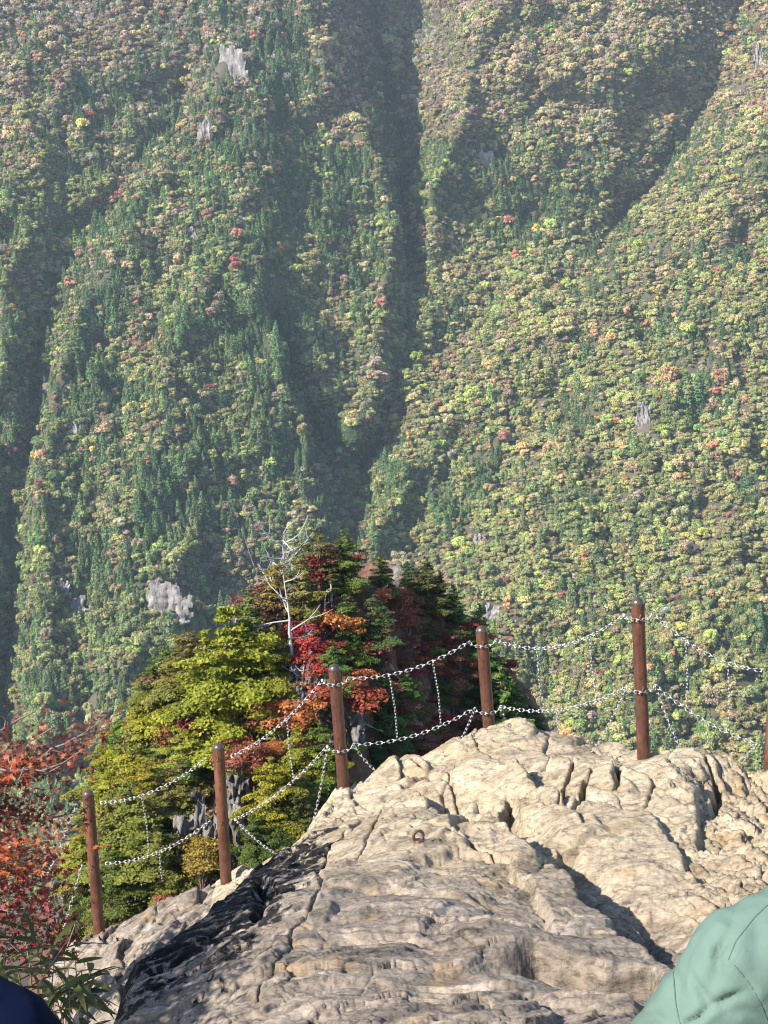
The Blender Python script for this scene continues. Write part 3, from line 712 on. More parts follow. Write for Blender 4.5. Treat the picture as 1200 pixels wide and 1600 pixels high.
capp = [(RP * 1.0, -.056), (RP * 1.01, -.04)] + [(RP * 1.01 * math.cos(a), -.04 + RP * .95 * math.sin(a)) for a in np.linspace(.1, 1.56, 7)]
cap_me = mesh_np('post_cap', *lathe(capp, 20), M_CAP, True)
def ring_shape(Rm, r, n=14, k=6):
    a = np.arange(n + 1) * 2 * math.pi / n
    return tube(np.stack([Rm * np.cos(a), 0 * a, Rm * np.sin(a)], -1), r, k)
eye_v, eye_f = join([ring_shape(.017, .0045), tube([(-.045, 0, 0), (-.016, 0, 0)], .0055, 6)])
eye_me = mesh_np('eye_hook', eye_v, eye_f, M_IRON, True)
# one chain link: a stretched ring
def link_shape(L=.056, Wd=.032, r=.0048, nseg=12, k=5):
    a = np.arange(nseg + 1) * 2 * math.pi / nseg
    s = (L - Wd) / 2
    x = np.cos(a) * (Wd / 2 - r) + np.sign(np.round(np.cos(a), 6)) * s; z = np.sin(a) * (Wd / 2 - r)
    return tube(np.stack([x, 0 * a, z], -1), r, k)
link_me = mesh_np('link', *link_shape(), M_STEEL, True)
PITCH_L = 0.0435
def chain(name, pts, label, group, pitch=PITCH_L, scale=1.0):
    pts = np.asarray(pts, float); seg = np.linalg.norm(np.diff(pts, axis=0), axis=1); cum = np.r_[0, np.cumsum(seg)]
    n = max(2, int(round(cum[-1] / (pitch * scale)))); st = cum[-1] / n
    root = empty(name, pts[0]); tag(root, label, 'chain', group)
    for k in range(n):
        s = (k + .5) * st
        c = np.array([np.interp(s, cum, pts[:, i]) for i in range(3)]); c2 = np.array([np.interp(min(s + .01, cum[-1]), cum, pts[:, i]) for i in range(3)]); c1 = np.array([np.interp(max(s - .01, 0), cum, pts[:, i]) for i in range(3)])
        t = Vector(c2 - c1).normalized()
        up = Vector((0, 0, 1)) if abs(t.z) < .93 else Vector((0, 1, 0))
        b = t.cross(up).normalized(); u = b.cross(t)
        Mx = Matrix((t, b, u)).transposed().to_4x4() @ Matrix.Rotation(R(22) + (k % 2) * R(90) + R(RNG.uniform(-16, 16)), 4, 'X')
        Mx = Matrix.Translation(Vector(c) - root.location) @ Mx @ Matrix.Scale(scale, 4)
        o = obj('link', link_me, root); o.matrix_local = Mx
    return root
def sagged(a, b, sag, n=40):
    t = np.linspace(0, 1, n)[:, None]; p = np.asarray(a) * (1 - t) + np.asarray(b) * t
    p[:, 2] -= (4 * sag * t * (1 - t))[:, 0]; return p
#          top pixel,  bottom pixel, depth,  dy from top to upper ring, to lower ring (m)
POSTS = [((137, 1234), (156, 1466), 11.20, 'leftmost rusty brown post, standing at the lower left end of the slab'),
         ((341, 1161), (354, 1389), 10.92, 'second rusty brown post from the left, at the foot of the black rock face'),
         ((522, 1038), (538, 1244), 10.52, 'third rusty brown post from the left, at the left shoulder of the big rock'),
         ((752, 978), (766, 1161), 10.55, 'rusty brown post behind the highest point of the rock'),
         ((996, 934), (1006, 1188), 9.80, 'tallest rusty brown post, right of the rock summit beside the knobbly boulder'),
         ((1214, 1020), (1201, 1250), 9.45, 'rusty brown post cut off by the right edge of the picture')]
nodes = []
for (tp, bp, d, lb) in POSTS:
    top = P(np.array(tp[0] * 1.), np.array(tp[1] * 1.), d); bot = P(np.array(bp[0] * 1.), np.array(bp[1] * 1.), d)
    ax = Vector(top - bot).normalized()
    root = empty('fence_post', top); root.rotation_euler = ax.to_track_quat('Z', 'Y').to_euler(); tag(root, lb, 'post', 'fence posts of the lookout')
    shaft = obj('shaft', post_me, root); obj('cap', cap_me, root)
    up = np.array(top) - np.array(ax) * .112; lo_ = np.array(top) - np.array(ax) * .615
    eyes = {}
    for nm, zc in (('u', -.112), ('l', -.615)):
        for sgn in (-1, 1):
            e = obj('eye_hook', eye_me, shaft, (sgn * (RP + .035), 0, zc)); e.rotation_euler = (0, 0, 0 if sgn > 0 else math.pi)
            q = np.array(top) + np.array(ax) * zc + np.array([1, 0, 0]) * sgn * (RP + .05); eyes[nm + ('r' if sgn > 0 else 'l')] = q
    nodes.append((np.array(top), np.array(ax), eyes))
bpy.context.view_layer.update()
ORD = ['first', 'second', 'third', 'fourth', 'fifth', 'sixth']
# chain wrapped round the front of each post, between its two eyes
for i, (top, ax, eyes) in enumerate(nodes):
    if i == 5: continue
    for lev, w in (('u', 'upper'), ('l', 'lower')):
        c = (eyes[lev + 'l'] + eyes[lev + 'r']) / 2
        a = np.linspace(math.pi, 2 * math.pi, 16)
        if i < 2: continue
        pts = c + np.stack([np.cos(a) * (RP + .05), np.sin(a) * (RP + .014), -.030 * np.sin((a - math.pi)) ** 1], -1)
        chain('post_chain', pts, '%s short chain wrapped round the front of the %s post from the left' % (w, ORD[i]), 'chains wrapped round the posts', .040, .9)
SAG = {('u', 0): .085, ('u', 1): .07, ('u', 2): .075, ('u', 3): .135, ('u', 4): .085, ('l', 0): .08, ('l', 1): .06, ('l', 2): .07, ('l', 3): .09, ('l', 4): .05}
span = {}
for i in range(5):
    for lev, w in (('u', 'upper'), ('l', 'lower')):
        a = nodes[i][2][lev + 'r']; b = nodes[i + 1][2][lev + 'l']
        pts = sagged(a, b, SAG[(lev, i)]); span[(lev, i)] = pts
        chain('chain', pts, '%s steel chain sagging between the %s and %s posts from the left' % (w, ORD[i], ORD[i + 1]), 'long chains of the fence')
# left of the first post the chains run down out of sight
a = nodes[0][2]['ul']; b = P(np.array(72.), np.array(1372.), 11.35); chain('chain', sagged(a, b, .02), 'upper steel chain running down from the leftmost post behind the red maple', 'long chains of the fence')
a = nodes[0][2]['ll']; b = P(np.array(92.), np.array(1470.), 11.3); chain('chain', sagged(a, b, .02), 'lower steel chain running down from the leftmost post to the slab edge', 'long chains of the fence')
def at_span(lev, i, t): 
    p = span[(lev, i)]; return p[int(round(t * (len(p) - 1)))]
for i, t, which in ((0, .38, 'left'), (1, .62, 'right'), (2, .33, 'left'), (2, .70, 'right'), (3, .33, 'left'), (3, .74, 'right'), (4, .30, 'left'), (4, .70, 'right')):
    a = at_span('u', i, t); b = at_span('l', i, min(1, t + .02))
    mid = (a + b) / 2 + np.array([.012 * (-1) ** i, 0, 0])
    chain('hanging_chain', np.array([a, mid, b]), '%s thin chain hanging between the %s and %s posts from the left' % (which, ORD[i], ORD[i + 1]), 'thin hanging chains', .043, .58)
ANCH = [(('l', 3, 'l'), (714, 1162), 10.5, 'short chain running left from the fourth post down to the rock'), (('l', 3, 'r'), (805, 1150), 10.55, 'short chain running right from the fourth post down to the rock'),
        (('l', 4, 'l'), (915, 1190), 10.0, 'slanting chain running left from the fifth post down to the rock'), (('l', 4, 'r'), (1071, 1185), 9.7, 'slanting chain running right from the fifth post down to the boulder'),
        (('l', 5, 'l'), (1128, 1200), 9.5, 'short chain running left from the post at the right edge to the boulder'), (('l', 2, 'r'), (601, 1214), 10.5, 'short chain running right from the third post down to the rock'),
        (('l', 1, 'r'), (442, 1340), 10.6, 'short chain running right from the second post down to the rock'), (('l', 2, 'l'), (488, 1290), 10.5, 'short chain running left from the third post down to the rock')]
for (lev, i, sd), px, d, lb in ANCH:
    a = nodes[i][2][lev + sd]; b = P(np.array(px[0] * 1.), np.array(px[1] * 1.), d); chain('anchor_chain', sagged(a, b, .03), lb, 'anchor chains of the fence', .043, .76)
for i, t, L_, lb in ((4, .52, .16, 'loose chain end dangling under the lower chain near the right edge'), (3, .45, .15, 'loose chain end dangling under the lower chain right of the rock summit'), (0, .52, .24, 'loose chain end dangling under the lower chain left of the second post')):
    a = at_span('l', i, t); chain('hanging_chain', np.array([a, a - [.004, 0, L_ * .5], a - [-.004, 0, L_]]), lb, 'loose chain ends', .043, .58)
# eye bolt set in the rock
p = hit(655, 1328); zg = ground(p[0], p[1])
root = empty('ring_bolt', (p[0], p[1], zg), R(20)); tag(root, 'small rusty ring bolt set upright in the bare rock', 'ring bolt')
v, f = ring_shape(.027, .0085, 18, 8); o = obj('ring', mesh_np('ring', v, f, M_IRON, True), root, (0, 0, .030)); 
obj('washer', mesh_np('washer', *lathe([(.0, .012), (.02, .012), (.026, .006), (.026, -.02)], 14), M_IRON, True), root)
print('fence', time.time() - T0)

# ================================================================== THE WOODED KNOLL
K_PTS = [W(*t) for t in [
    (540, 905, 77), (470, 945, 75), (410, 975, 74), (600, 935, 77.5), (650, 950, 78), (700, 985, 78), (340, 1040, 73), (280, 1090, 72), (210, 1170, 71), (175, 1260, 69), (140, 1360, 67), (95, 1450, 64),
    (735, 1025, 79), (790, 1090, 79), (840, 1150, 79), (885, 1240, 79), (910, 1380, 78),
    (470, 1040, 70.5), (540, 1040, 71), (620, 1060, 73), (400, 1100, 69), (330, 1160, 68), (480, 1130, 67.5), (560, 1140, 68), (650, 1160, 72), (720, 1180, 76),
    (260, 1270, 65.5), (340, 1260, 65), (430, 1230, 64.5), (520, 1240, 65), (620, 1280, 69), (200, 1370, 62.5), (280, 1360, 62), (360, 1350, 61.5), (440, 1360, 61), (560, 1400, 62), (180, 1480, 59.5), (300, 1480, 58.5), (450, 1500, 58), (700, 1420, 70), (100, 1560, 57), (600, 1600, 56)]]
K_PTS += [(-2.2, 84, -17), (2, 85, -18), (-8, 84, -24), (6, 86, -24), (-14, 84, -34), (12, 88, -36), (-2, 96, -36), (-12, 96, -44), (10, 98, -46), (-22, 70, -42), (-20, 58, -40), (17, 76, -44), (18, 90, -50), (14, 62, -42)]
fK = RBF(K_PTS, 1.2, 0.15)
def knoll_z(x, y):
    p = np.stack([x * .22, y * .22, 0 * x + 3], -1)
    return fK(x, y) + .9 * fbm(p, 3) + .35 * ridged(np.stack([x * .5, y * .5, 0 * x], -1), 3)
kx = np.linspace(-24, 19, 190); ky = np.linspace(53, 100, 190)
KX, KY = np.meshgrid(kx, ky); KZ = knoll_z(KX, KY)
KV = np.stack([KX, KY, KZ], -1)
KV[..., 0] += .5 * fbm(KV * .4 + 7, 3); KV[..., 1] += .5 * fbm(KV * .4 + 3, 3)
def knoll_material():
    m, nd, ln, out = new_mat('knoll_ground')
    tc = nd.new('ShaderNodeTexCoord'); geo = nd.new('ShaderNodeNewGeometry')
    n1 = noise_node(nd, ln, tc.outputs['Object'], .5, 6, .65); n2 = noise_node(nd, ln, tc.outputs['Object'], 2.2, 6, .7, .5)
    litter = ramp(nd, [(.3, (.035, .024, .015)), (.5, (.11, .052, .03)), (.65, (.16, .08, .045)), (.8, (.13, .11, .045))]); ln.new(n2.outputs['Fac'], litter.inputs[0])
    stone = ramp(nd, [(.25, (.08, .068, .06)), (.5, (.19, .17, .15)), (.75, (.30, .275, .25))]); ln.new(n2.outputs['Fac'], stone.inputs[0])
    f = ramp(nd, [(.58, (0, 0, 0)), (.64, (1, 1, 1))]); ln.new(n1.outputs['Fac'], f.inputs[0])
    b = nd.new('ShaderNodeBsdfPrincipled'); ln.new(mix(nd, ln, f.outputs[0], litter.outputs[0], stone.outputs[0]), b.inputs['Base Color']); b.inputs['Roughness'].default_value = .95
    bp = nd.new('ShaderNodeBump'); bp.inputs['Strength'].default_value = .8; bp.inputs['Distance'].default_value = .3; ln.new(n2.outputs['Fac'], bp.inputs['Height']); ln.new(bp.outputs[0], b.inputs['Normal'])
    ln.new(b.outputs[0], out.inputs[0]); return m
M_KNOLL = knoll_material()
knoll = obj('knoll_terrain', mesh_np('knoll_terrain', KV.reshape(-1, 3), grid_faces(*KX.shape), M_KNOLL, True)); tag(knoll, 'steep rocky knoll in front of the valley', 'hill', kind='structure')
KBVH = BVHTree.FromPolygons([tuple(v) for v in KV.reshape(-1, 3)], [tuple(f) for f in grid_faces(*KX.shape).tolist()])
def on_knoll(px, py):
    d = ray(np.array(float(px)), np.array(float(py))); d = d / np.linalg.norm(d)
    h, n, i, ds = KBVH.ray_cast(Vector((0, 0, 0)), Vector(d))
    return h
# ---- tree shapes
def conifer_mesh(seed, H=6.0, Rr=1.9, wh=13, dens=1.0, droop=.12, low=.12, irregular=.35, leaf=.14, top=.8):
    rng = np.random.default_rng(seed); C, N, V, E = [], [], [], []
    tw = [tube([(0, 0, -.8), (.05, .03, H * .4), (.02, -.03, H * .97)], [.15 * H / 6, .10 * H / 6, .02], 6)]
    br = []
    for t in np.linspace(low, .985, wh):
        base = Rr * (1 - t) ** top + .12
        nb = rng.integers(5, 8)
        for k in range(nb):
            a = (k + rng.random() * .8) / nb * 6.283; Lb = base * (1 + irregular * rng.normal() * .8)
            if rng.random() < irregular * .25: continue
            Lb = max(Lb, .15); n = int(max(5, 26 * Lb * dens * (.6 + .4 * Lb)))
            s = rng.random(n) ** .6; lat = rng.normal(size=n) * .26 * Lb * (1.1 - s * .7)
            z = t * H + rng.normal() * .08 + .10 * Lb * s - droop * (s * Lb) ** 2 + rng.normal(size=n) * .05 - np.abs(lat) * .25
            ca, sa = math.cos(a), math.sin(a); rad = s * Lb
            C.append(np.stack([ca * rad - sa * lat, sa * rad + ca * lat, z], -1))
            N.append(np.stack([ca * .45 + 0 * s, sa * .45 + 0 * s, .85 + 0 * s], -1) + .42 * rng.normal(size=(n, 3)))
            bv = .5 + .13 * rng.normal()
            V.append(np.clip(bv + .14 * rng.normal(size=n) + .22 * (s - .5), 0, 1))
            br.append(tube([(0, 0, t * H), (ca * Lb * .5, sa * Lb * .5, t * H + .05 * Lb - droop * .25 * Lb ** 2), (ca * Lb * .95, sa * Lb * .95, t * H + .08 * Lb - droop * .9 * Lb ** 2)], [.022, .016, .006], 3))
    C = np.concatenate(C); N = np.concatenate(N); V = np.concatenate(V)
    v, f = quads(C, N, leaf * (.6 + .7 * rng.random(len(C))), rng, 1.5)
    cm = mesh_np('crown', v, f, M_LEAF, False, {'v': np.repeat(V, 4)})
    tm = mesh_np('trunk', *tw[0], M_BARK, True); bm_ = mesh_np('boughs', *join(br), M_BARK, True)
    return cm, tm, bm_
def shrub_mesh(seed, H=2.2, spread=1.3, nl=9, per=150, leaf=.075):
    rng = np.random.default_rng(seed); lob, st = [], []
    for k in range(nl):
        a = rng.random() * 6.283; q = spread * rng.random() ** .6 * .75; z = H * (.45 + .5 * rng.random()) * (1 - .25 * q / spread)
        c = np.array([q * math.cos(a), q * math.sin(a), z]); lob.append((c, np.array([1, 1, .55]) * spread * (.30 + .22 * rng.random())))
        st.append(tube([(0, 0, -.3), c * np.array([.35, .35, .5]), c], [.05, .035, .012], 4))
    v, f, va = lobes_leaves(rng, lob, per, leaf, .6, .6)
    return mesh_np('crown', v, f, M_LEAF, False, {'v': va}), mesh_np('stems', *join(st), M_TWIG, True)
def snag_mesh(seed, H=5.0, nb=9, bend=.25, Lb=1.3, up=.35, r0=.11, lo_f=.35):
    rng = np.random.default_rng(seed); z = np.linspace(-.5, H, 9); w = np.cumsum(rng.normal(size=(9, 2)) * bend * .35, axis=0); w -= w[1]
    tp = np.c_[w, z]; rad = np.interp(z, [-.5, 0, H], [r0 * 1.2, r0, .018]); trunk = tube(tp, rad, 6); br = []
    for k in range(nb):
        t = lo_f + (1 - lo_f) * (k + rng.random()) / nb; zz_ = t * H; p0 = np.array([np.interp(zz_, z, tp[:, 0]), np.interp(zz_, z, tp[:, 1]), zz_])
        a = rng.random() * 6.283; L_ = Lb * (1.15 - .75 * t) * (.6 + .7 * rng.random()); d = np.array([math.cos(a), math.sin(a), up + .35 * rng.normal()])
        p1 = p0 + d * L_ * .5 + rng.normal(size=3) * .08; p2 = p1 + (d + [0, 0, .35]) * L_ * .5 + rng.normal(size=3) * .08
        parts = [tube([p0, p1, p2], [r0 * .42, r0 * .28, .012], 4)]
        for q in range(3):
            d2 = d + rng.normal(size=3) * .7; p3 = p0 + (p2 - p0) * (.4 + .5 * rng.random()); parts.append(tube([p3, p3 + d2 * L_ * .22, p3 + d2 * L_ * .4 + [0, 0, .1]], [r0 * .2, r0 * .14, .008], 3))
        br.append(mesh_np('branch', *join(parts), M_DEAD, True))
    return mesh_np('trunk', *trunk, M_DEAD, True), br
CON = {'layer': [conifer_mesh(200 + k, 6.0, 2.1, 13, 4.2, .10, .10, .6, .072, .55) for k in range(4)],
       'fir': [conifer_mesh(220 + k, 6.0, 1.55, 15, 4.0, .06, .06, .42, .070, .7) for k in range(3)],
       'pine': [conifer_mesh(240 + k, 5.0, 1.9, 8, 3.8, .02, .38, .6, .070, .5) for k in range(3)]}
SHR = [shrub_mesh(260 + k, 2.0 + .3 * k, 1.3 + .1 * k, 11, 190, .065) for k in range(4)]
BUSH = [shrub_mesh(280 + k, 2.4, 1.5, 14, 320, .075) for k in range(3)]
def tinted(c, rng, j=.12): return tuple(np.clip(np.asarray(c) * (1 + j * rng.normal()) * (1 + .06 * rng.normal(size=3)), .003, .9)) + (1,)
def put_tree(name, shapes, px, py, hpx, col, label, group, rng, wide=1.0, H0=6.0, base=None):
    b = on_knoll(px, py) if base is None else base
    if b is None: return None
    h = hpx * b.y / F_PX; s = h / H0
    root = empty(name, b, rng.random() * 6.283); tag(root, label, 'tree' if H0 > 3.5 else 'shrub', group); root.scale = (s * wide, s * wide, s)
    k = rng.integers(0, len(shapes)); sh = shapes[k]
    nm = ('crown', 'trunk', 'boughs') if len(sh) == 3 else ('crown', 'stems')
    tr_ = None
    for n_, m_ in zip(nm, sh):
        o = obj(n_, m_, tr_ if n_ == 'boughs' else root); tr_ = o
        if n_ in ('boughs', 'stems'): o['kind'] = 'stuff'
        if n_ == 'crown': o.color = tinted(col, rng)
    return root
krng = np.random.default_rng(5)
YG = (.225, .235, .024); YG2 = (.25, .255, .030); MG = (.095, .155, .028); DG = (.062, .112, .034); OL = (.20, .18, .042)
# large trees that can be pointed at, base pixel, height px
BIG = [
    ('layer', 375, 1150, 215, YG, 1.0, 'tall yellow green conifer with layered boughs left of the bare rock'), ('layer', 335, 1165, 190, YG2, 1.0, 'broad bright yellow green conifer lowest of the three tall ones'),
    ('fir', 398, 1075, 160, MG, 1.15, 'mid green conifer behind the tall yellow green one'), ('layer', 432, 1085, 110, YG2, .9, 'small round yellow green conifer at the top of the cleft'),
    ('pine', 436, 1000, 120, OL, .9, 'thin olive pine beside the large dead tree'), ('fir', 480, 990, 130, OL, 1.0, 'olive conifer on the left of the knoll top'),
    ('pine', 505, 935, 110, (.13, .12, .035), 1.1, 'olive brown pine topping the knoll'), ('fir', 545, 925, 100, MG, 1.25, 'dark green conifer at the very top of the knoll'), ('fir', 470, 915, 75, DG, .8, 'narrow dark fir beside the red maples at the top'),
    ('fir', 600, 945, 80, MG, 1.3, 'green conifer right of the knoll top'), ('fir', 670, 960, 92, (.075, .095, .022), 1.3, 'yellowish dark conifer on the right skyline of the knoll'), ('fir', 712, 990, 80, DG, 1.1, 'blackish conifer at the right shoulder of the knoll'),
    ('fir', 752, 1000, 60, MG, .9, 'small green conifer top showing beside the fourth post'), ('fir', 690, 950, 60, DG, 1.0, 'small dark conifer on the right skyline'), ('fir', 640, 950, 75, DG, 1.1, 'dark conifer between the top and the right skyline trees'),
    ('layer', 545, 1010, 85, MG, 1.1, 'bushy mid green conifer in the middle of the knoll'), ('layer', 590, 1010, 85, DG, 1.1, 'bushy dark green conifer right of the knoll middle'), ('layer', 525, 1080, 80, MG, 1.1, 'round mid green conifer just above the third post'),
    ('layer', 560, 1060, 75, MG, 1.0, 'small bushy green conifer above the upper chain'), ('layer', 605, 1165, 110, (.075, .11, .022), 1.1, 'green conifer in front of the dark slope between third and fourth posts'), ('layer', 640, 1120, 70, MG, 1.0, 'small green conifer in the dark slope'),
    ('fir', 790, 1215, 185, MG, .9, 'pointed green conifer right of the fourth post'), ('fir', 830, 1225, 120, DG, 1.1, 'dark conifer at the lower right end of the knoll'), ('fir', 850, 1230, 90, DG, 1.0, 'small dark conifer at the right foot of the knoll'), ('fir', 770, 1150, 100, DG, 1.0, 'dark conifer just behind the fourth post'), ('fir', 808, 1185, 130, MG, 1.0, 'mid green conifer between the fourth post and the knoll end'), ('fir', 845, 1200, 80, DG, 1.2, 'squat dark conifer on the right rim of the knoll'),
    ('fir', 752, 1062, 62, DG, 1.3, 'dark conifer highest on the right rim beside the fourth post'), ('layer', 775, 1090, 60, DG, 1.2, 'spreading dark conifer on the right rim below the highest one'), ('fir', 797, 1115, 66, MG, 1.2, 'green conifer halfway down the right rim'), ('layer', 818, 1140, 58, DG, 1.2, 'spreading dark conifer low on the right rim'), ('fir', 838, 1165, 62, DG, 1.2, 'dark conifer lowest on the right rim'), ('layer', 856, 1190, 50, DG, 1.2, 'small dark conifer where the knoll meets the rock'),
    ('layer', 505, 1240, 120, (.11, .125, .022), 1.0, 'olive green conifer left of the third post'), ('layer', 470, 1230, 100, YG, 1.0, 'yellow green conifer below the orange maple'), ('layer', 430, 1300, 125, YG, 1.0, 'yellow green conifer right of the second post'), ('layer', 400, 1355, 90, (.09, .12, .022), 1.1, 'low green conifer at the right foot of the second post'), ('layer', 470, 1330, 100, (.10, .115, .022), 1.1, 'olive conifer behind the left shoulder of the rock'),
    ('layer', 215, 1360, 150, (.115, .135, .022), 1.2, 'broad green conifer right of the leftmost post'), ('layer', 185, 1430, 110, (.10, .125, .022), 1.1, 'low green conifer at the foot of the leftmost post'), ('layer', 255, 1400, 120, (.11, .13, .022), 1.1, 'green conifer left of the grey crag'), ('layer', 235, 1290, 110, YG, 1.1, 'yellow green conifer above the sagging upper chain at left'), ('layer', 290, 1280, 100, OL, 1.1, 'olive conifer above the grey crag'),
]
for kd, x, y, h, c, wd, lb in BIG:
    put_tree('conifer', CON[kd], x, y, h, c, lb, 'conifers of the knoll', krng, wd, 5.0 if kd == 'pine' else 6.0)
KMARKS = [(350, 1090, 'the tallest conifer', 60), (461, 960, 'the large dead tree', 50), (403, 890, 'the antler-branched dead tree', 40), (512, 900, 'the bright red maple', 40), (312, 1330, 'the large grey crag', 50), (410, 1085, 'the cleft rock wall', 40), (137, 1300, 'the leftmost post', 50), (341, 1230, 'the second post', 50), (525, 1110, 'the third post', 50), (755, 1060, 'the fourth post', 50),
    (668, 900, 'the right skyline conifer', 50), (230, 1130, 'the left rim of the knoll', 50), (590, 970, 'the bushy dark conifer', 45), (660, 1060, 'the dark slope middle', 45), (605, 1120, 'the dark slope conifer', 45), (180, 1215, 'the lower left rim', 45), (265, 1200, 'the left stand', 45), (480, 1180, 'the bright orange maple', 45)]
# the dense stand on the sunny left flank and the rest of the cover
CW = {YG: 'yellow green', YG2: 'bright yellow green', MG: 'mid green', DG: 'dark green', OL: 'olive'}
class _Words(dict):
    def __missing__(s, c):
        r, g, b = c
        return 'green' if g > r * 1.02 else 'golden' if g > .7 * r else 'orange' if r > .29 else 'tan' if r > .25 and g > .15 else 'bright red' if r > .22 else 'crimson' if g < .03 else 'dark brown' if r < .14 else 'rust red'
CW = _Words(CW)
def fill(n, poly_fn, kindset, hr, cols, name, label, group, wide=1.1, H0=6.0, mind=14):
    got = []; tries = 0
    while len(got) < n and tries < n * 40:
        tries += 1; x, y = poly_fn()
        if any((x - a) ** 2 + (y - b) ** 2 < mind ** 2 for a, b in got): continue
        ci = krng.integers(0, len(cols)); hh = krng.uniform(*hr)
        lb = '%s %s %s' % (CW[cols[ci]], label, where(x, y - hh * .5, KMARKS))
        o = put_tree(name, kindset, x, y, hh, cols[ci], lb, group, krng, wide, H0)
        if o: got.append((x, y)); note(o, x)
def left_flank():
    y = krng.uniform(1060, 1300); xl = np.interp(y, [1060, 1120, 1180, 1260, 1300], [300, 215, 185, 165, 150]); xr = np.interp(y, [1060, 1180, 1300], [350, 330, 300]); return krng.uniform(xl, xr), y
fill(20, left_flank, CON['layer'] + CON['pine'], (60, 100), [YG, OL, (.12, .135, .022), MG, YG2], 'conifer', 'conifer', 'left flank conifers', 1.3, mind=17)
fill(9, lambda: (krng.uniform(110, 210), krng.uniform(1290, 1460)), CON['layer'], (60, 95), [YG, OL, (.09, .115, .022)], 'conifer', 'low conifer', 'lower left conifers', 1.2, mind=22)
fill(9, lambda: (krng.uniform(400, 560), krng.uniform(1180, 1400)), CON['layer'], (50, 90), [YG, OL, (.075, .105, .022)], 'conifer', 'conifer', 'conifers between posts', 1.2, mind=22)
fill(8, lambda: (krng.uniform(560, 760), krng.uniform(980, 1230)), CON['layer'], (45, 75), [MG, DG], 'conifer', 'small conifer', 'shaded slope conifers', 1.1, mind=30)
RED = (.30, .050, .040); CRIM = (.21, .035, .042); ORG = (.42, .15, .045); RST = (.26, .095, .05); BRN = (.19, .10, .065); TAN = (.33, .24, .12)
REDS = [(402, 935, 42, CRIM, 'crimson maple among the dead branches at the upper left'), (512, 925, 46, RED, 'bright red maple under the knoll top'), (490, 930, 42, CRIM, 'dark crimson maple left of the bright red one'), (545, 915, 34, CRIM, 'small crimson maple at the top right'),
        (420, 995, 50, BRN, 'brownish red shrub left of the large dead tree'), (500, 1010, 45, CRIM, 'crimson shrub in the middle under the dead tree'), (530, 1010, 50, ORG, 'pale orange shrub in the middle of the knoll'), (480, 1050, 42, RED, 'red shrub beside the trunk of the large dead tree'), (490, 1070, 38, RED, 'small red shrub above the pale rock'), (560, 1045, 44, RED, 'red shrub above the third post'), (585, 1035, 36, RST, 'rust shrub right of the third post top'),
        (410, 1150, 46, ORG, 'bright orange maple below the bare rock'), (440, 1165, 44, RST, 'rust red maple right of the orange one'), (470, 1160, 55, (.30, .12, .04), 'orange brown shrub under the chain near the third post'), (265, 1180, 36, RST, 'rust shrub in the left stand of conifers'), (315, 1170, 50, CRIM, 'dull crimson shrub left of the second post top'), (260, 1100, 34, BRN, 'brown shrub in the upper left stand'),
        (545, 1135, 60, (.30, .06, .03), 'scarlet shrub just right of the third post'), (560, 1090, 40, ORG, 'orange shrub behind the upper chain'), (385, 1235, 50, RST, 'rust shrub right of the second post'), (405, 1215, 40, RED, 'red shrub above the yellow green conifer'), (180, 1185, 34, CRIM, 'dark red shrub at the left rim of the knoll'), (310, 1365, 42, (.26, .19, .03), 'golden shrub growing on the grey crag'), (316, 1390, 40, (.24, .18, .03), 'golden shrub low on the grey crag')]
for x, y, h, c, lb in REDS: put_tree('autumn_shrub', SHR, x, y, h * 1.4, c, lb, 'autumn shrubs of the knoll', krng, 1.3, 2.4)
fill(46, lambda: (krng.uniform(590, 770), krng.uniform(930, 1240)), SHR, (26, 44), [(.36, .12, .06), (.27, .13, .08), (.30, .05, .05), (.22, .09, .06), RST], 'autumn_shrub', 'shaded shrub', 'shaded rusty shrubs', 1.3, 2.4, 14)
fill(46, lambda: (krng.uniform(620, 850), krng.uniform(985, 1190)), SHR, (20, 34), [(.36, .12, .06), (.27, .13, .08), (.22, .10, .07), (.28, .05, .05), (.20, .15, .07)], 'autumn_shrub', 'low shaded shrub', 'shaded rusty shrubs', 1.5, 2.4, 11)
fill(34, lambda: (krng.uniform(380, 600), krng.uniform(920, 1200)), SHR, (22, 40), [RST, RED, OL, TAN, BRN, ORG], 'autumn_shrub', 'small shrub', 'sunny front shrubs', 1.2, 2.4, 16)
fill(16, left_flank, BUSH, (45, 70), [YG, OL, YG2, MG], 'bush', 'bush', 'left flank bushes', 1.1, 2.6, 22)
fill(22, lambda: (krng.uniform(130, 400), krng.uniform(1120, 1440)), BUSH, (28, 46), [OL, YG, RST, (.08, .10, .025), TAN], 'bush', 'low bush', 'left flank bushes', 1.2, 2.6, 20)
fill(7, lambda: (krng.uniform(440, 700), krng.uniform(1150, 1260)), BUSH, (30, 46), [OL, MG, RST, DG], 'bush', 'low bush', 'foot bushes', 1.2, 2.6, 22)
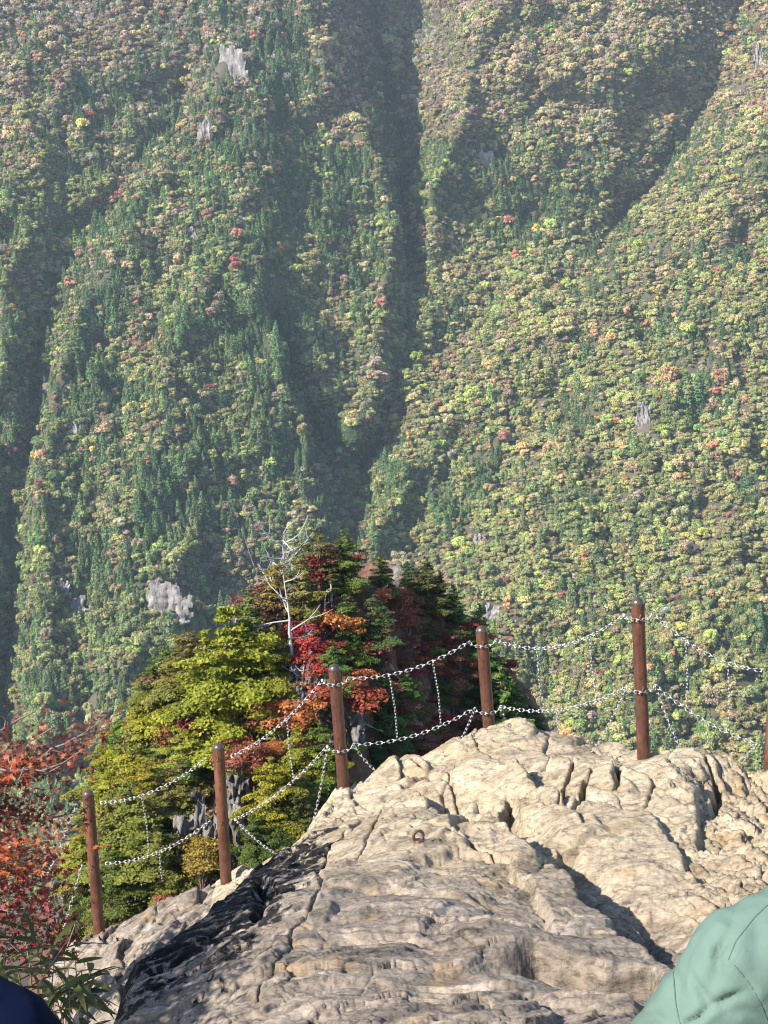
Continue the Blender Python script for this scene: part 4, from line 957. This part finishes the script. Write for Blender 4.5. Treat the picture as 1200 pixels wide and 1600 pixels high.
# dead trees
SNAGS = [(403, 945, 88, 41, 11, 2.4, .5, 'white dead tree with spreading antler branches at the upper left skyline'), (450, 930, 100, 42, 12, 2.6, .45, 'white dead tree with upswept branches leaning over the skyline'), (464, 1066, 175, 43, 9, 1.7, .1, 'large pale dead tree with a twisted trunk in the middle'),
         (535, 925, 68, 44, 2, .4, .2, 'bare white pole among the red maples'), (551, 920, 52, 45, 2, .4, .2, 'thin bare pole right of the knoll top'), (521, 950, 66, 46, 3, .5, .2, 'bare pale pole below the red maples'), (513, 985, 66, 47, 2, .5, .2, 'crooked white snag in the middle of the knoll'), (477, 890, 30, 48, 4, .6, .4, 'small white snag beside the knoll top'),
         (598, 965, 50, 49, 3, .6, .2, 'bare pole on the right part of the knoll'), (585, 975, 30, 50, 2, .4, .2, 'short bare stub on the right part of the knoll'), (377, 1050, 90, 51, 8, .8, .1, 'slim pale trunk inside the tall green conifer'), (345, 975, 40, 52, 5, .9, .3, 'small dead tree at the left rim of the knoll'), (565, 1150, 40, 53, 6, 1.0, .2, 'white branching stump right of the third post'),
         (605, 1180, 60, 54, 4, .6, .2, 'pale dead trunk behind the lower chain'), (588, 1195, 40, 55, 4, .6, .2, 'short dead trunk beside the rock edge'), (388, 1130, 60, 56, 3, .5, .1, 'slim pale trunk in front of the bare rock'), (200, 1160, 34, 57, 4, .8, .3, 'short bleached stub at the left rim'), (615, 985, 34, 58, 7, 1.0, .3, 'tangle of grey dead branches on the right slope'), (425, 940, 70, 59, 9, 1.6, .5, 'thin dead tree between the two upswept white ones'), (440, 1010, 80, 60, 6, 1.0, .3, 'thin pale trunk left of the large dead tree'), (478, 1090, 60, 61, 5, .8, .3, 'slim dead trunk on the pale rock'), (540, 1000, 60, 62, 4, .6, .2, 'thin grey pole above the third post')]
for x, y, h, sd_, nb, Lb_, up_, lb in SNAGS:
    b = on_knoll(x, y)
    if b is None: continue
    Hm = h * b.y / F_PX
    tm, brs = snag_mesh(sd_, Hm, nb, .22 if nb > 6 else .12, Lb_ * .9, up_, .062 + .012 * Hm, .3)
    root = empty('dead_tree', b); tag(root, lb, 'dead tree', 'dead trees of the knoll'); obj('trunk', tm, root)
    for m_ in brs: obj('branch', m_, root)
# bare rock faces
M_CRAG = simple_mat('grey_crag', (.075, .068, .062), (.20, .185, .17), 1.6, .95, bump=.7, bscale=3, stretch=(1.5, 1.5, .5))
for k, (x, y, w, h, lb) in enumerate([(312, 1330, 62, 130, 'large grey crag left of the second post'), (410, 1095, 42, 90, 'grey rock wall with a dark cleft below the tall conifer'), (447, 1105, 60, 60, 'flat grey rock face right of the cleft'), (495, 1070, 60, 70, 'pale rock under the red shrubs'), (455, 1200, 26, 60, 'small pale rock below the upper chain'), (110, 1435, 44, 100, 'pale rock rib at the lower left corner of the knoll'), (365, 1270, 50, 80, 'grey rock right of the second post'), (200, 1165, 24, 24, 'small grey rock at the left rim of the knoll'), (535, 1110, 50, 60, 'pale stony patch right of the third post')]):
    b = on_knoll(x, y)
    if b is None: continue
    s = b.y / F_PX; v, f = crag(70 + k, w * s * 1.5, h * s * 1.5, 1.4, 37)
    o = obj('crag', mesh_np('crag', v, f, M_CRAG), loc=b + Vector((0, -.15, 0))); tag(o, lb, 'crag', 'bare crags of the knoll')
print('knoll', time.time() - T0)

# ================================================================== PEOPLE
def fabric_material(name, col, rough=.75, weave=420.0):
    m, nd, ln, out = new_mat(name)
    tc = nd.new('ShaderNodeTexCoord'); n1 = noise_node(nd, ln, tc.outputs['Object'], 7, 4, .5)
    d = tuple(c * .88 for c in col); l = tuple(c * 1.10 for c in col)
    rp = ramp(nd, [(.35, d), (.65, l)]); ln.new(n1.outputs['Fac'], rp.inputs[0])
    b = nd.new('ShaderNodeBsdfPrincipled'); ln.new(rp.outputs[0], b.inputs['Base Color']); b.inputs['Roughness'].default_value = rough
    b.inputs['Specular IOR Level'].default_value = .08
    n2 = noise_node(nd, ln, tc.outputs['Object'], weave, 2, .5); n3 = noise_node(nd, ln, tc.outputs['Object'], 22, 3, .5, .8)
    bp = nd.new('ShaderNodeBump'); bp.inputs['Strength'].default_value = .08; bp.inputs['Distance'].default_value = .001; ln.new(n2.outputs['Fac'], bp.inputs['Height'])
    b2 = nd.new('ShaderNodeBump'); b2.inputs['Strength'].default_value = .22; b2.inputs['Distance'].default_value = .012; ln.new(n3.outputs['Fac'], b2.inputs['Height']); ln.new(bp.outputs[0], b2.inputs['Normal'])
    ln.new(b2.outputs[0], b.inputs['Normal']); ln.new(b.outputs[0], out.inputs[0]); return m
M_SKIN = simple_mat('skin', (.42, .24, .17), (.50, .30, .22), 20, .5)
M_HAIR = simple_mat('black_hair', (.012, .010, .009), (.03, .024, .02), 60, .45)
M_TROUSER = fabric_material('dark_trousers', (.03, .03, .035))
def blob_mesh(name, balls, mat, voxel=.014, smooth=6):
    """one continuous skin over tapered limbs: balls = chains of (point, radius)"""
    bm = bmesh.new()
    for ch in balls:
        for (p, r), (q, s) in zip(ch[:-1], ch[1:]) if len(ch) > 1 else [(ch[0], ch[0])]:
            p = Vector(p); q = Vector(q); n = max(2, int((q - p).length / (min(np.min(r), np.min(s)) * .6)) + 1)
            for k in range(n):
                t = k / (n - 1); c = p.lerp(q, t); rr = np.asarray(r) * (1 - t) + np.asarray(s) * t
                rr = np.broadcast_to(rr, (3,))
                bmesh.ops.create_icosphere(bm, subdivisions=2, radius=1, matrix=Matrix.Translation(c) @ Matrix.Diagonal((*rr, 1)))
    me = bpy.data.meshes.new(name); bm.to_mesh(me); bm.free()
    o = bpy.data.objects.new('tmp', me); COL.objects.link(o)
    rm = o.modifiers.new('r', 'REMESH'); rm.mode = 'VOXEL'; rm.voxel_size = voxel; rm.use_smooth_shade = True
    sm = o.modifiers.new('s', 'SMOOTH'); sm.iterations = smooth; sm.factor = .5
    dg = bpy.context.evaluated_depsgraph_get(); res = bpy.data.meshes.new_from_object(o.evaluated_get(dg)); res.name = name
    bpy.data.objects.remove(o); res.materials.clear(); res.materials.append(mat)
    return res
def seated_person(loc, side, lean, jacket_mat, label, drop=0.0, folds=None, rz=0.0, fine=False, seams=None):
    """sits on the rock looking out over the valley; side = +1 shows its left shoulder, -1 its right one"""
    root = empty('person', loc, rz); tag(root, label, 'person')
    L = Matrix.Rotation(lean, 3, 'Y')
    def T(x, y, z): return tuple(L @ Vector((x, y, z)))
    hip, chest, neck = T(0, 0, .12), T(0, .03, .40), T(0, .05, .585)
    shL, shR = T(-.185, .03, .515), T(.185, .03, .515)
    elL, elR = T(-.325, .05, .30), T(.325, .05, .30)
    hdL, hdR = T(-.12, .36, .25), T(.12, .36, .25)
    kn = [T(-.10, .44, .20), T(.10, .44, .20)]; ft = [T(-.10, .50, -.14), T(.10, .50, -.14)]
    HX = .06 * side; head = T(HX, .09, .76)
    # the body: head, neck, hands and all under the clothes, one mesh with five fingers on each hand
    balls = [[(head, (.078, .098, .115)), (T(HX, .10, .735), (.07, .085, .10))], [(neck, .056), (T(HX * .7, .07, .68), .055)], [(T(HX, .185, .755), .012), (T(HX, .205, .725), .016)],
             [(T(HX - .082, .09, .75), (.012, .02, .03)), (T(HX - .084, .085, .75), (.01, .018, .028))], [(T(HX + .082, .09, .75), (.012, .02, .03)), (T(HX + .084, .085, .75), (.01, .018, .028))],
             [(hip, (.14, .11, .12)), (chest, (.15, .10, .15))], [(chest, (.15, .10, .14)), (neck, .06)]]
    for s, sh, el, hd in ((-1, shL, elL, hdL), (1, shR, elR, hdR)):
        balls += [[(sh, .058), (el, .042)], [(el, .042), (hd, .027)]]
        hv = Vector(hd); dv = (hv - Vector(el)).normalized(); sv = Vector((-s, 0, 0)); 
        balls += [[(tuple(hv), .028), (tuple(hv + dv * .06), .026)]]
        for k in range(4):
            o0 = hv + dv * .075 + Vector((0, 0, 1)).cross(dv) * (.024 - .016 * k); ln_ = (.062, .07, .066, .052)[k]
            balls += [[(tuple(o0), .0095), (tuple(o0 + dv * ln_ * .5 + Vector((0, 0, -.006))), .009)], [(tuple(o0 + dv * ln_ * .5 + Vector((0, 0, -.006))), .009), (tuple(o0 + dv * ln_ * .85 + Vector((0, 0, -.028))), .008)]]
        o0 = hv + dv * .02 + sv * .025; balls += [[(tuple(o0), .012), (tuple(o0 + dv * .035 + sv * .022), .010)], [(tuple(o0 + dv * .035 + sv * .022), .010), (tuple(o0 + dv * .06 + sv * .02), .009)]]
    for s in (0, 1): balls += [[((hip[0] + (-.09, .09)[s], hip[1], hip[2] - .03), .085), (kn[s], .06)], [(kn[s], .055), (ft[s], .04)]]
    obj('body', blob_mesh('body', balls, M_SKIN, .011, 3), root)
    # hair
    obj('hair', blob_mesh('hair', [[(T(HX, .065, .785), (.088, .098, .105)), (T(HX, .05, .74), (.086, .075, .09))]], M_HAIR, .014, 4), root)
    # jacket: torso and sleeves, loose, standing collar
    jb = [[(hip, (.195, .15, .15)), (chest, (.205, .145, .17))], [(chest, (.20, .14, .16)), (T(0, .04, .50), (.175, .11, .10))], [(T(0, .04, .53), (.11, .08, .07)), (T(0, .05, .60), (.075, .075, .045))],
          [(shL, .088), (elL, .070)], [(elL, .070), (hdL, .048)], [(shR, .088), (elR, .070)], [(elR, .070), (hdR, .048)],
          [(T(0, .045, .63), .08), (shL, .088)], [(T(0, .045, .63), .08), (shR, .088)]]
    jm = blob_mesh('jacket', jb, jacket_mat, .0055 if fine else .014, 14 if fine else 8)
    n = len(jm.vertices); co = np.empty(n * 3, np.float32); jm.vertices.foreach_get('co', co); co = co.reshape(-1, 3)
    no = np.empty(n * 3, np.float32); jm.vertices.foreach_get('normal', no); no = no.reshape(-1, 3)
    dsp = .004 * fbm(co * 6.0, 2) + .0032 * ridged(co * np.array([14, 9, 6.0]) + 3, 2)
    if folds:
        tris = [tuple(q.vertices) for q in jm.polygons]; bvh = BVHTree.FromPolygons([tuple(c) for c in co], tris); org = Vector(-np.asarray(loc))
        for pl, dep, wd in folds:
            xs_ = np.linspace(0, len(pl) - 1, 14); q = [(np.interp(u, range(len(pl)), [a[0] for a in pl]), np.interp(u, range(len(pl)), [a[1] for a in pl])) for u in xs_]
            pts = [bvh.ray_cast(org, Vector(ray(np.array(a), np.array(b))).normalized())[0] for a, b in q]; pts = [np.array(h_) for h_ in pts if h_ is not None]
            if len(pts) < 3: continue
            d = np.full(n, 9.0); tt = np.zeros(n)
            for m_, (a, b) in enumerate(zip(pts[:-1], pts[1:])):
                ab = b - a; t = np.clip(((co - a) @ ab) / (ab @ ab + 1e-9), 0, 1); dq = np.linalg.norm(co - (a + t[:, None] * ab), axis=1)
                tt = np.where(dq < d, (m_ + t) / (len(pts) - 1), tt); d = np.minimum(d, dq)
            k = np.sin(np.clip(tt, .03, .97) * math.pi) ** .6
            dsp = dsp - .5 * dep * k * np.exp(-(d / (wd * .75)) ** 2) + .10 * dep * k * np.exp(-((d - 2.2 * wd) / (wd * 1.2)) ** 2)
    co = co + no * dsp[:, None]; jm.vertices.foreach_set('co', co.astype(np.float32).ravel()); jm.update()
    jo = obj('jacket', jm, root)
    if seams:
        bv = BVHTree.FromPolygons([tuple(c) for c in co], [tuple(q.vertices) for q in jm.polygons]); org = Vector(-np.asarray(loc))
        for pl in seams:
            u = np.linspace(0, len(pl) - 1, 30); hs = [bv.ray_cast(org, Vector(ray(np.array(np.interp(t, range(len(pl)), [a[0] for a in pl])), np.array(np.interp(t, range(len(pl)), [a[1] for a in pl])))).normalized()) for t in u]
            pts = [np.array(h_[0]) + np.array(h_[1]) * .0003 for h_ in hs if h_[0] is not None]
            if len(pts) > 4: obj('seam', mesh_np('seam', *tube(pts, .0011, 5), M_SEAM, True), jo)
    tb = []
    for s in (0, 1): tb += [[((hip[0] + (-.09, .09)[s], hip[1], hip[2] - .04), .11), (kn[s], .082)], [(kn[s], .078), (ft[s], .062)]]
    obj('trousers', blob_mesh('trousers', tb + [[(hip, (.17, .13, .11)), (hip, (.17, .13, .10))]], M_TROUSER, .018, 5), root)
    for s in (0, 1):
        f = Vector(ft[s]); obj('boot', blob_mesh('boot', [[(tuple(f + Vector((0, -.02, -.03))), .055), (tuple(f + Vector((0, .15, -.05))), .04)]], M_TROUSER, .016, 4), root)
    return root
M_GREEN = fabric_material('sage_green_shell', (.086, .130, .109))
M_NAVY = fabric_material('navy_shell', (.002, .005, .019), .95)

M_SEAM = simple_mat('seam_thread', (.06, .092, .077), (.072, .11, .092), 50, .9)

# ================================================================== MAPLE, BAMBOO GRASS AND PEOPLE NEAR THE CAMERA
def maple_leaf(rng_):
    lobes = [(-2.35, .45), (-1.45, .78), (-.72, .92), (0, 1.0), (.72, .92), (1.45, .78), (2.35, .45)]
    pts = [(0, -.12)]
    for k, (a, r) in enumerate(lobes):
        pts.append((math.sin(a) * r, math.cos(a) * r))
        if k < len(lobes) - 1:
            b = (a + lobes[k + 1][0]) / 2; pts.append((math.sin(b) * .36, math.cos(b) * .36))
    return np.array(pts)
LEAF2D = maple_leaf(None)
def maple_leaves(C, N, size, rng):
    n = len(C); N = N / (np.linalg.norm(N, axis=1)[:, None] + 1e-9)
    a = np.cross(N, rng.normal(size=(n, 3))); a /= np.linalg.norm(a, axis=1)[:, None]; b = np.cross(N, a)
    s = (size * (.7 + .6 * rng.random(n)))[:, None, None]
    q = LEAF2D[None]; cup = -(q[..., 0] ** 2 + q[..., 1] ** 2) * .18
    v = C[:, None] + s * (q[..., :1] * a[:, None] + q[..., 1:] * b[:, None] + cup[..., None] * N[:, None])
    m = len(LEAF2D); idx = np.arange(n)[:, None] * m
    tri = np.array([(0, k, k + 1) for k in range(1, m - 1)])
    f = (idx[:, None] + tri[None]).reshape(-1, 3)
    return v.reshape(-1, 3), f, m
def bough(start, end, rng, nleaf, sag=.1, spread=.22, leaf=.036, twigs=14):
    start = np.asarray(start); end = np.asarray(end); t = np.linspace(0, 1, 10)[:, None]
    p = start * (1 - t) + end * t; p[:, 2] += (4 * sag * t * (1 - t))[:, 0]; p += np.cumsum(rng.normal(size=p.shape) * .015, 0)
    L_ = np.linalg.norm(end - start); parts = [tube(p, np.linspace(.022, .005, 10), 5)]; C = []
    for k in range(twigs):
        u = .15 + .85 * (k + rng.random()) / twigs; q = np.array([np.interp(u, t[:, 0], p[:, i]) for i in range(3)])
        d = (end - start) / L_ * .6 + rng.normal(size=3) * np.array([.6, .8, .35]); e = q + d * spread * (1.5 - .6 * u)
        parts.append(tube([q, (q + e) / 2 + rng.normal(size=3) * .02, e], [.008, .005, .003], 3))
        m = nleaf // twigs; s = rng.random((m, 1)) * 1.1
        C.append(q + (e - q) * s + rng.normal(size=(m, 3)) * np.array([.10, .12, .055]) * (spread / .22))
    return parts, np.concatenate(C)
def make_maple(name, base, boughs, label, rng, leaf, cols):
    root = empty(name, base); tag(root, label, 'tree')
    B = np.asarray(base); tr = []
    crowns = []
    for (s, e, n, sag, spr, ci) in boughs:
        parts, C = bough(np.asarray(s) - B, np.asarray(e) - B, rng, n, sag, spr, leaf)
        bo = obj('branch', mesh_np('branch', *join(parts), M_BARK, True), root)
        N = np.array([0, -.35, .8]) + .55 * rng.normal(size=(len(C), 3)); v, f, m = maple_leaves(C, N, leaf, rng)
        va = np.repeat(np.clip(.5 + .2 * rng.normal(size=len(C)), 0, 1), m)
        o = obj('foliage', mesh_np('foliage', v, f, M_LEAF, False, {'v': va}), bo); o.color = (*cols[ci], 1)
        tr.append(np.asarray(s) - B)
    tops = np.array(tr); top = tops[np.argmax(tops[:, 2])]
    parts = [tube([(0, 0, -.4), top * .5 + [.05, 0, .1], top], [.075, .055, .02], 7)]
    for q in tops: parts.append(tube([q * [.15, .15, .3], q * [.6, .6, .7], q], [.04, .03, .02], 5))
    obj('trunk', mesh_np('trunk', *join(parts), M_BARK, True), root)
    return root
mrng = np.random.default_rng(9)
Wp = lambda a, b, d: np.array(W(a, b, d))
mb = (-3.1, 8.8, -5.6)
SC = (.36, .085, .035); DR = (.125, .036, .026); RD = (.22, .045, .038); OR_ = (.36, .14, .045)
make_maple('maple_tree', mb, [
    (Wp(-180, 1290, 8.9), Wp(150, 1165, 9.2), 420, .05, .20, 1), (Wp(-150, 1260, 8.7), Wp(60, 1200, 8.7), 420, .06, .20, 1), (Wp(-160, 1260, 8.5), Wp(62, 1192, 8.5), 200, .08, .13, 0), (Wp(-150, 1300, 8.7), Wp(55, 1262, 8.8), 520, .05, .22, 1),
    (Wp(-180, 1330, 8.8), Wp(20, 1310, 8.6), 420, .05, .22, 0), (Wp(-150, 1250, 8.8), Wp(10, 1130, 8.8), 90, .02, .14, 1),
    (Wp(-170, 1370, 8.9), Wp(75, 1385, 9.0), 620, .06, .24, 2), (Wp(-170, 1420, 8.9), Wp(70, 1435, 9.0), 680, .05, .26, 2), (Wp(-160, 1450, 8.8), Wp(95, 1480, 9.1), 420, .03, .22, 1), (Wp(-170, 1350, 8.9), Wp(50, 1340, 8.7), 240, .05, .2, 3)],
    'red and orange maple reaching in from the left edge beside the leftmost post', mrng, .032, [SC, DR, RD, OR_])
# a second maple out of the picture on the left shades the flank of the rock
sv_ = np.array(sdir)
def shade(px, py, t): return np.array(hit(px, py)) + sv_ * t
make_maple('maple_tree', (-3.3, 4.6, -3.2), [
    ((-3.1, 4.7, -1.5), shade(440, 1345, 2.5), 1500, .05, .30, 0), ((-3.1, 4.7, -1.5), shade(390, 1400, 2.3), 1500, .05, .30, 1), ((-3.1, 4.7, -1.4), shade(330, 1450, 2.3), 1300, .05, .30, 0), ((-3.1, 4.6, -1.4), shade(290, 1500, 2.4), 900, .05, .32, 1), ((-3.1, 4.4, -1.4), shade(260, 1560, 2.4), 520, .05, .32, 0), ((-3.1, 4.4, -1.3), shade(330, 1570, 2.6), 420, .05, .30, 1), ((-3.1, 4.4, -1.2), shade(360, 1500, 2.7), 420, .05, .30, 0)],
    'red maple just outside the left edge that shades the rock flank', mrng, .036, [RD, SC])
# bamboo grass
def sasa_leaf(n=7, L_=.17, w=.014):
    t = np.linspace(0, 1, n); wd = w * np.sin(np.clip(t * .97 + .03, 0, 1) * math.pi) ** .6 * (1 - .3 * t); z = -.30 * L_ * t ** 2
    l = np.stack([t * L_, -wd, z + wd * .35], -1); c = np.stack([t * L_, 0 * t, z], -1); r = np.stack([t * L_, wd, z + wd * .35], -1)
    v = np.concatenate([l, c, r]); f = []
    for k in range(n - 1): f += [(k, k + 1, n + k + 1, n + k), (n + k, n + k + 1, 2 * n + k + 1, 2 * n + k)]
    return mesh_np('leaf', v, np.array(f), M_LEAF, True, {'v': np.full(len(v), .5)})
LF = [sasa_leaf(7, .15, .013), sasa_leaf(7, .19, .016), sasa_leaf(7, .12, .012)]
def sasa(px, py, d, H, nleaf, label, rng):
    b = Wp(px, py, d); root = empty('bamboo_grass', b); tag(root, label, 'bamboo grass', 'bamboo grass plants at the lower left')
    for st in range(3):
        dx, dy = rng.normal(size=2) * .07; h = H * rng.uniform(.75, 1.1)
        pts = np.array([(dx * .2, dy * .2, -.5), (dx, dy, h * .5), (dx * 2.2, dy * 2.2, h)]); obj('stem', mesh_np('stem', *tube(pts, [.004, .003, .002], 4), M_TWIG, True), root)
        for k in range(nleaf // 3):
            t = rng.uniform(.35, 1.0); q = pts[1] * (2 - 2 * t) + pts[2] * (2 * t - 1) if t > .5 else pts[0] * (1 - 2 * t) + pts[1] * 2 * t
            o = obj('leaf', LF[rng.integers(0, 3)], root, q); o.rotation_euler = (rng.normal() * .5, rng.uniform(-.5, .5), rng.uniform(0, 6.283))
            g = rng.random(); o.color = (.045 + .04 * g, .058 + .03 * g, .02, 1) if g < .9 else (.12, .10, .05, 1)
srng = np.random.default_rng(3)
for k, (x, y, d, H, n, lb) in enumerate([(20, 1610, 5.2, .34, 24, 'bamboo grass clump at the left edge under the red maple'), (75, 1620, 5.4, .28, 24, 'bamboo grass clump beside the navy jacket'), (110, 1640, 5.0, .30, 27, 'bamboo grass clump at the foot of the dark rock face'), (40, 1660, 4.4, .36, 27, 'bamboo grass clump lowest in the corner behind the navy jacket'), (-20, 1570, 5.8, .42, 27, 'bamboo grass clump cut by the left edge'), (55, 1560, 6.4, .34, 27, 'bamboo grass clump farthest back against the maple'), (125, 1600, 5.8, .22, 21, 'small bamboo grass tuft hanging over the slab edge'), (85, 1545, 6.8, .25, 21, 'small bamboo grass tuft nearest the leftmost post')]):
    sasa(x, y, d, H, n, lb, srng)
# people: one in a sage green shell at the right, one in navy at the left
def place(lean, s, px, py, d):
    sh = Matrix.Rotation(lean, 3, 'Y') @ Vector((-.185 * s, .03, .515)); return Wp(px, py, d) - np.array(sh)
g_loc = place(R(5), 1, 1166, 1512, 2.03)
FOLDS = [([(1117, 1502), (1120, 1488), (1127, 1474)], .022, .0045), ([(1152, 1428), (1126, 1490), (1106, 1568)], .016, .012), ([(1082, 1522), (1096, 1550), (1107, 1570)], .020, .009), ([(1106, 1571), (1128, 1566), (1165, 1548)], .018, .007), ([(1062, 1515), (1056, 1560), (1062, 1600)], .010, .014),
         ([(1068, 1602), (1090, 1592), (1108, 1574)], .024, .0045), ([(1146, 1505), (1172, 1538), (1198, 1592)], .007, .0035), ([(1005, 1592), (1025, 1588), (1045, 1598)], .012, .009), ([(1190, 1420), (1176, 1480), (1190, 1530)], .008, .016), ([(1120, 1592), (1150, 1580), (1190, 1590)], .008, .013), ([(1100, 1450), (1080, 1490), (1070, 1530)], .007, .012)]
seated_person(g_loc, 1, R(5), M_GREEN, 'person in a sage green jacket sitting with the left shoulder in the lower right corner', folds=FOLDS, fine=True, seams=[[(1148, 1508), (1172, 1538), (1190, 1570), (1205, 1610)], [(1062, 1470), (1052, 1520), (1056, 1570), (1066, 1615)], [(1215, 1400), (1180, 1432), (1150, 1470), (1138, 1500)]])
n_loc = place(R(-2), -1, 5, 1625, 2.2)
seated_person(n_loc, -1, R(-2), M_NAVY, 'person in a dark navy jacket sitting low in the lower left corner')
print('near', time.time() - T0)

# ------------------------------------------------------------------ the hazy air
hb = bmesh.new(); bmesh.ops.create_cube(hb, size=1.0)
hm = bpy.data.meshes.new('haze'); hb.to_mesh(hm); hb.free()
lo = np.array([-2300, -1000, -800.0]); hi = np.array([2300, 2100, 460.0])
hz = obj('haze', hm, loc=(lo + hi) / 2); hz.scale = hi - lo
m, nd, ln, out = new_mat('haze'); pv = nd.new('ShaderNodeVolumePrincipled')
pv.inputs['Density'].default_value = 0.000072; pv.inputs['Color'].default_value = (0.68, 0.84, 1.0, 1); pv.inputs['Anisotropy'].default_value = 0.1
ln.new(pv.outputs[0], out.inputs['Volume']); hm.materials.append(m); tag(hz, 'thin blue haze filling the valley', 'haze', kind='stuff')
tell_apart()
print('done', time.time() - T0)
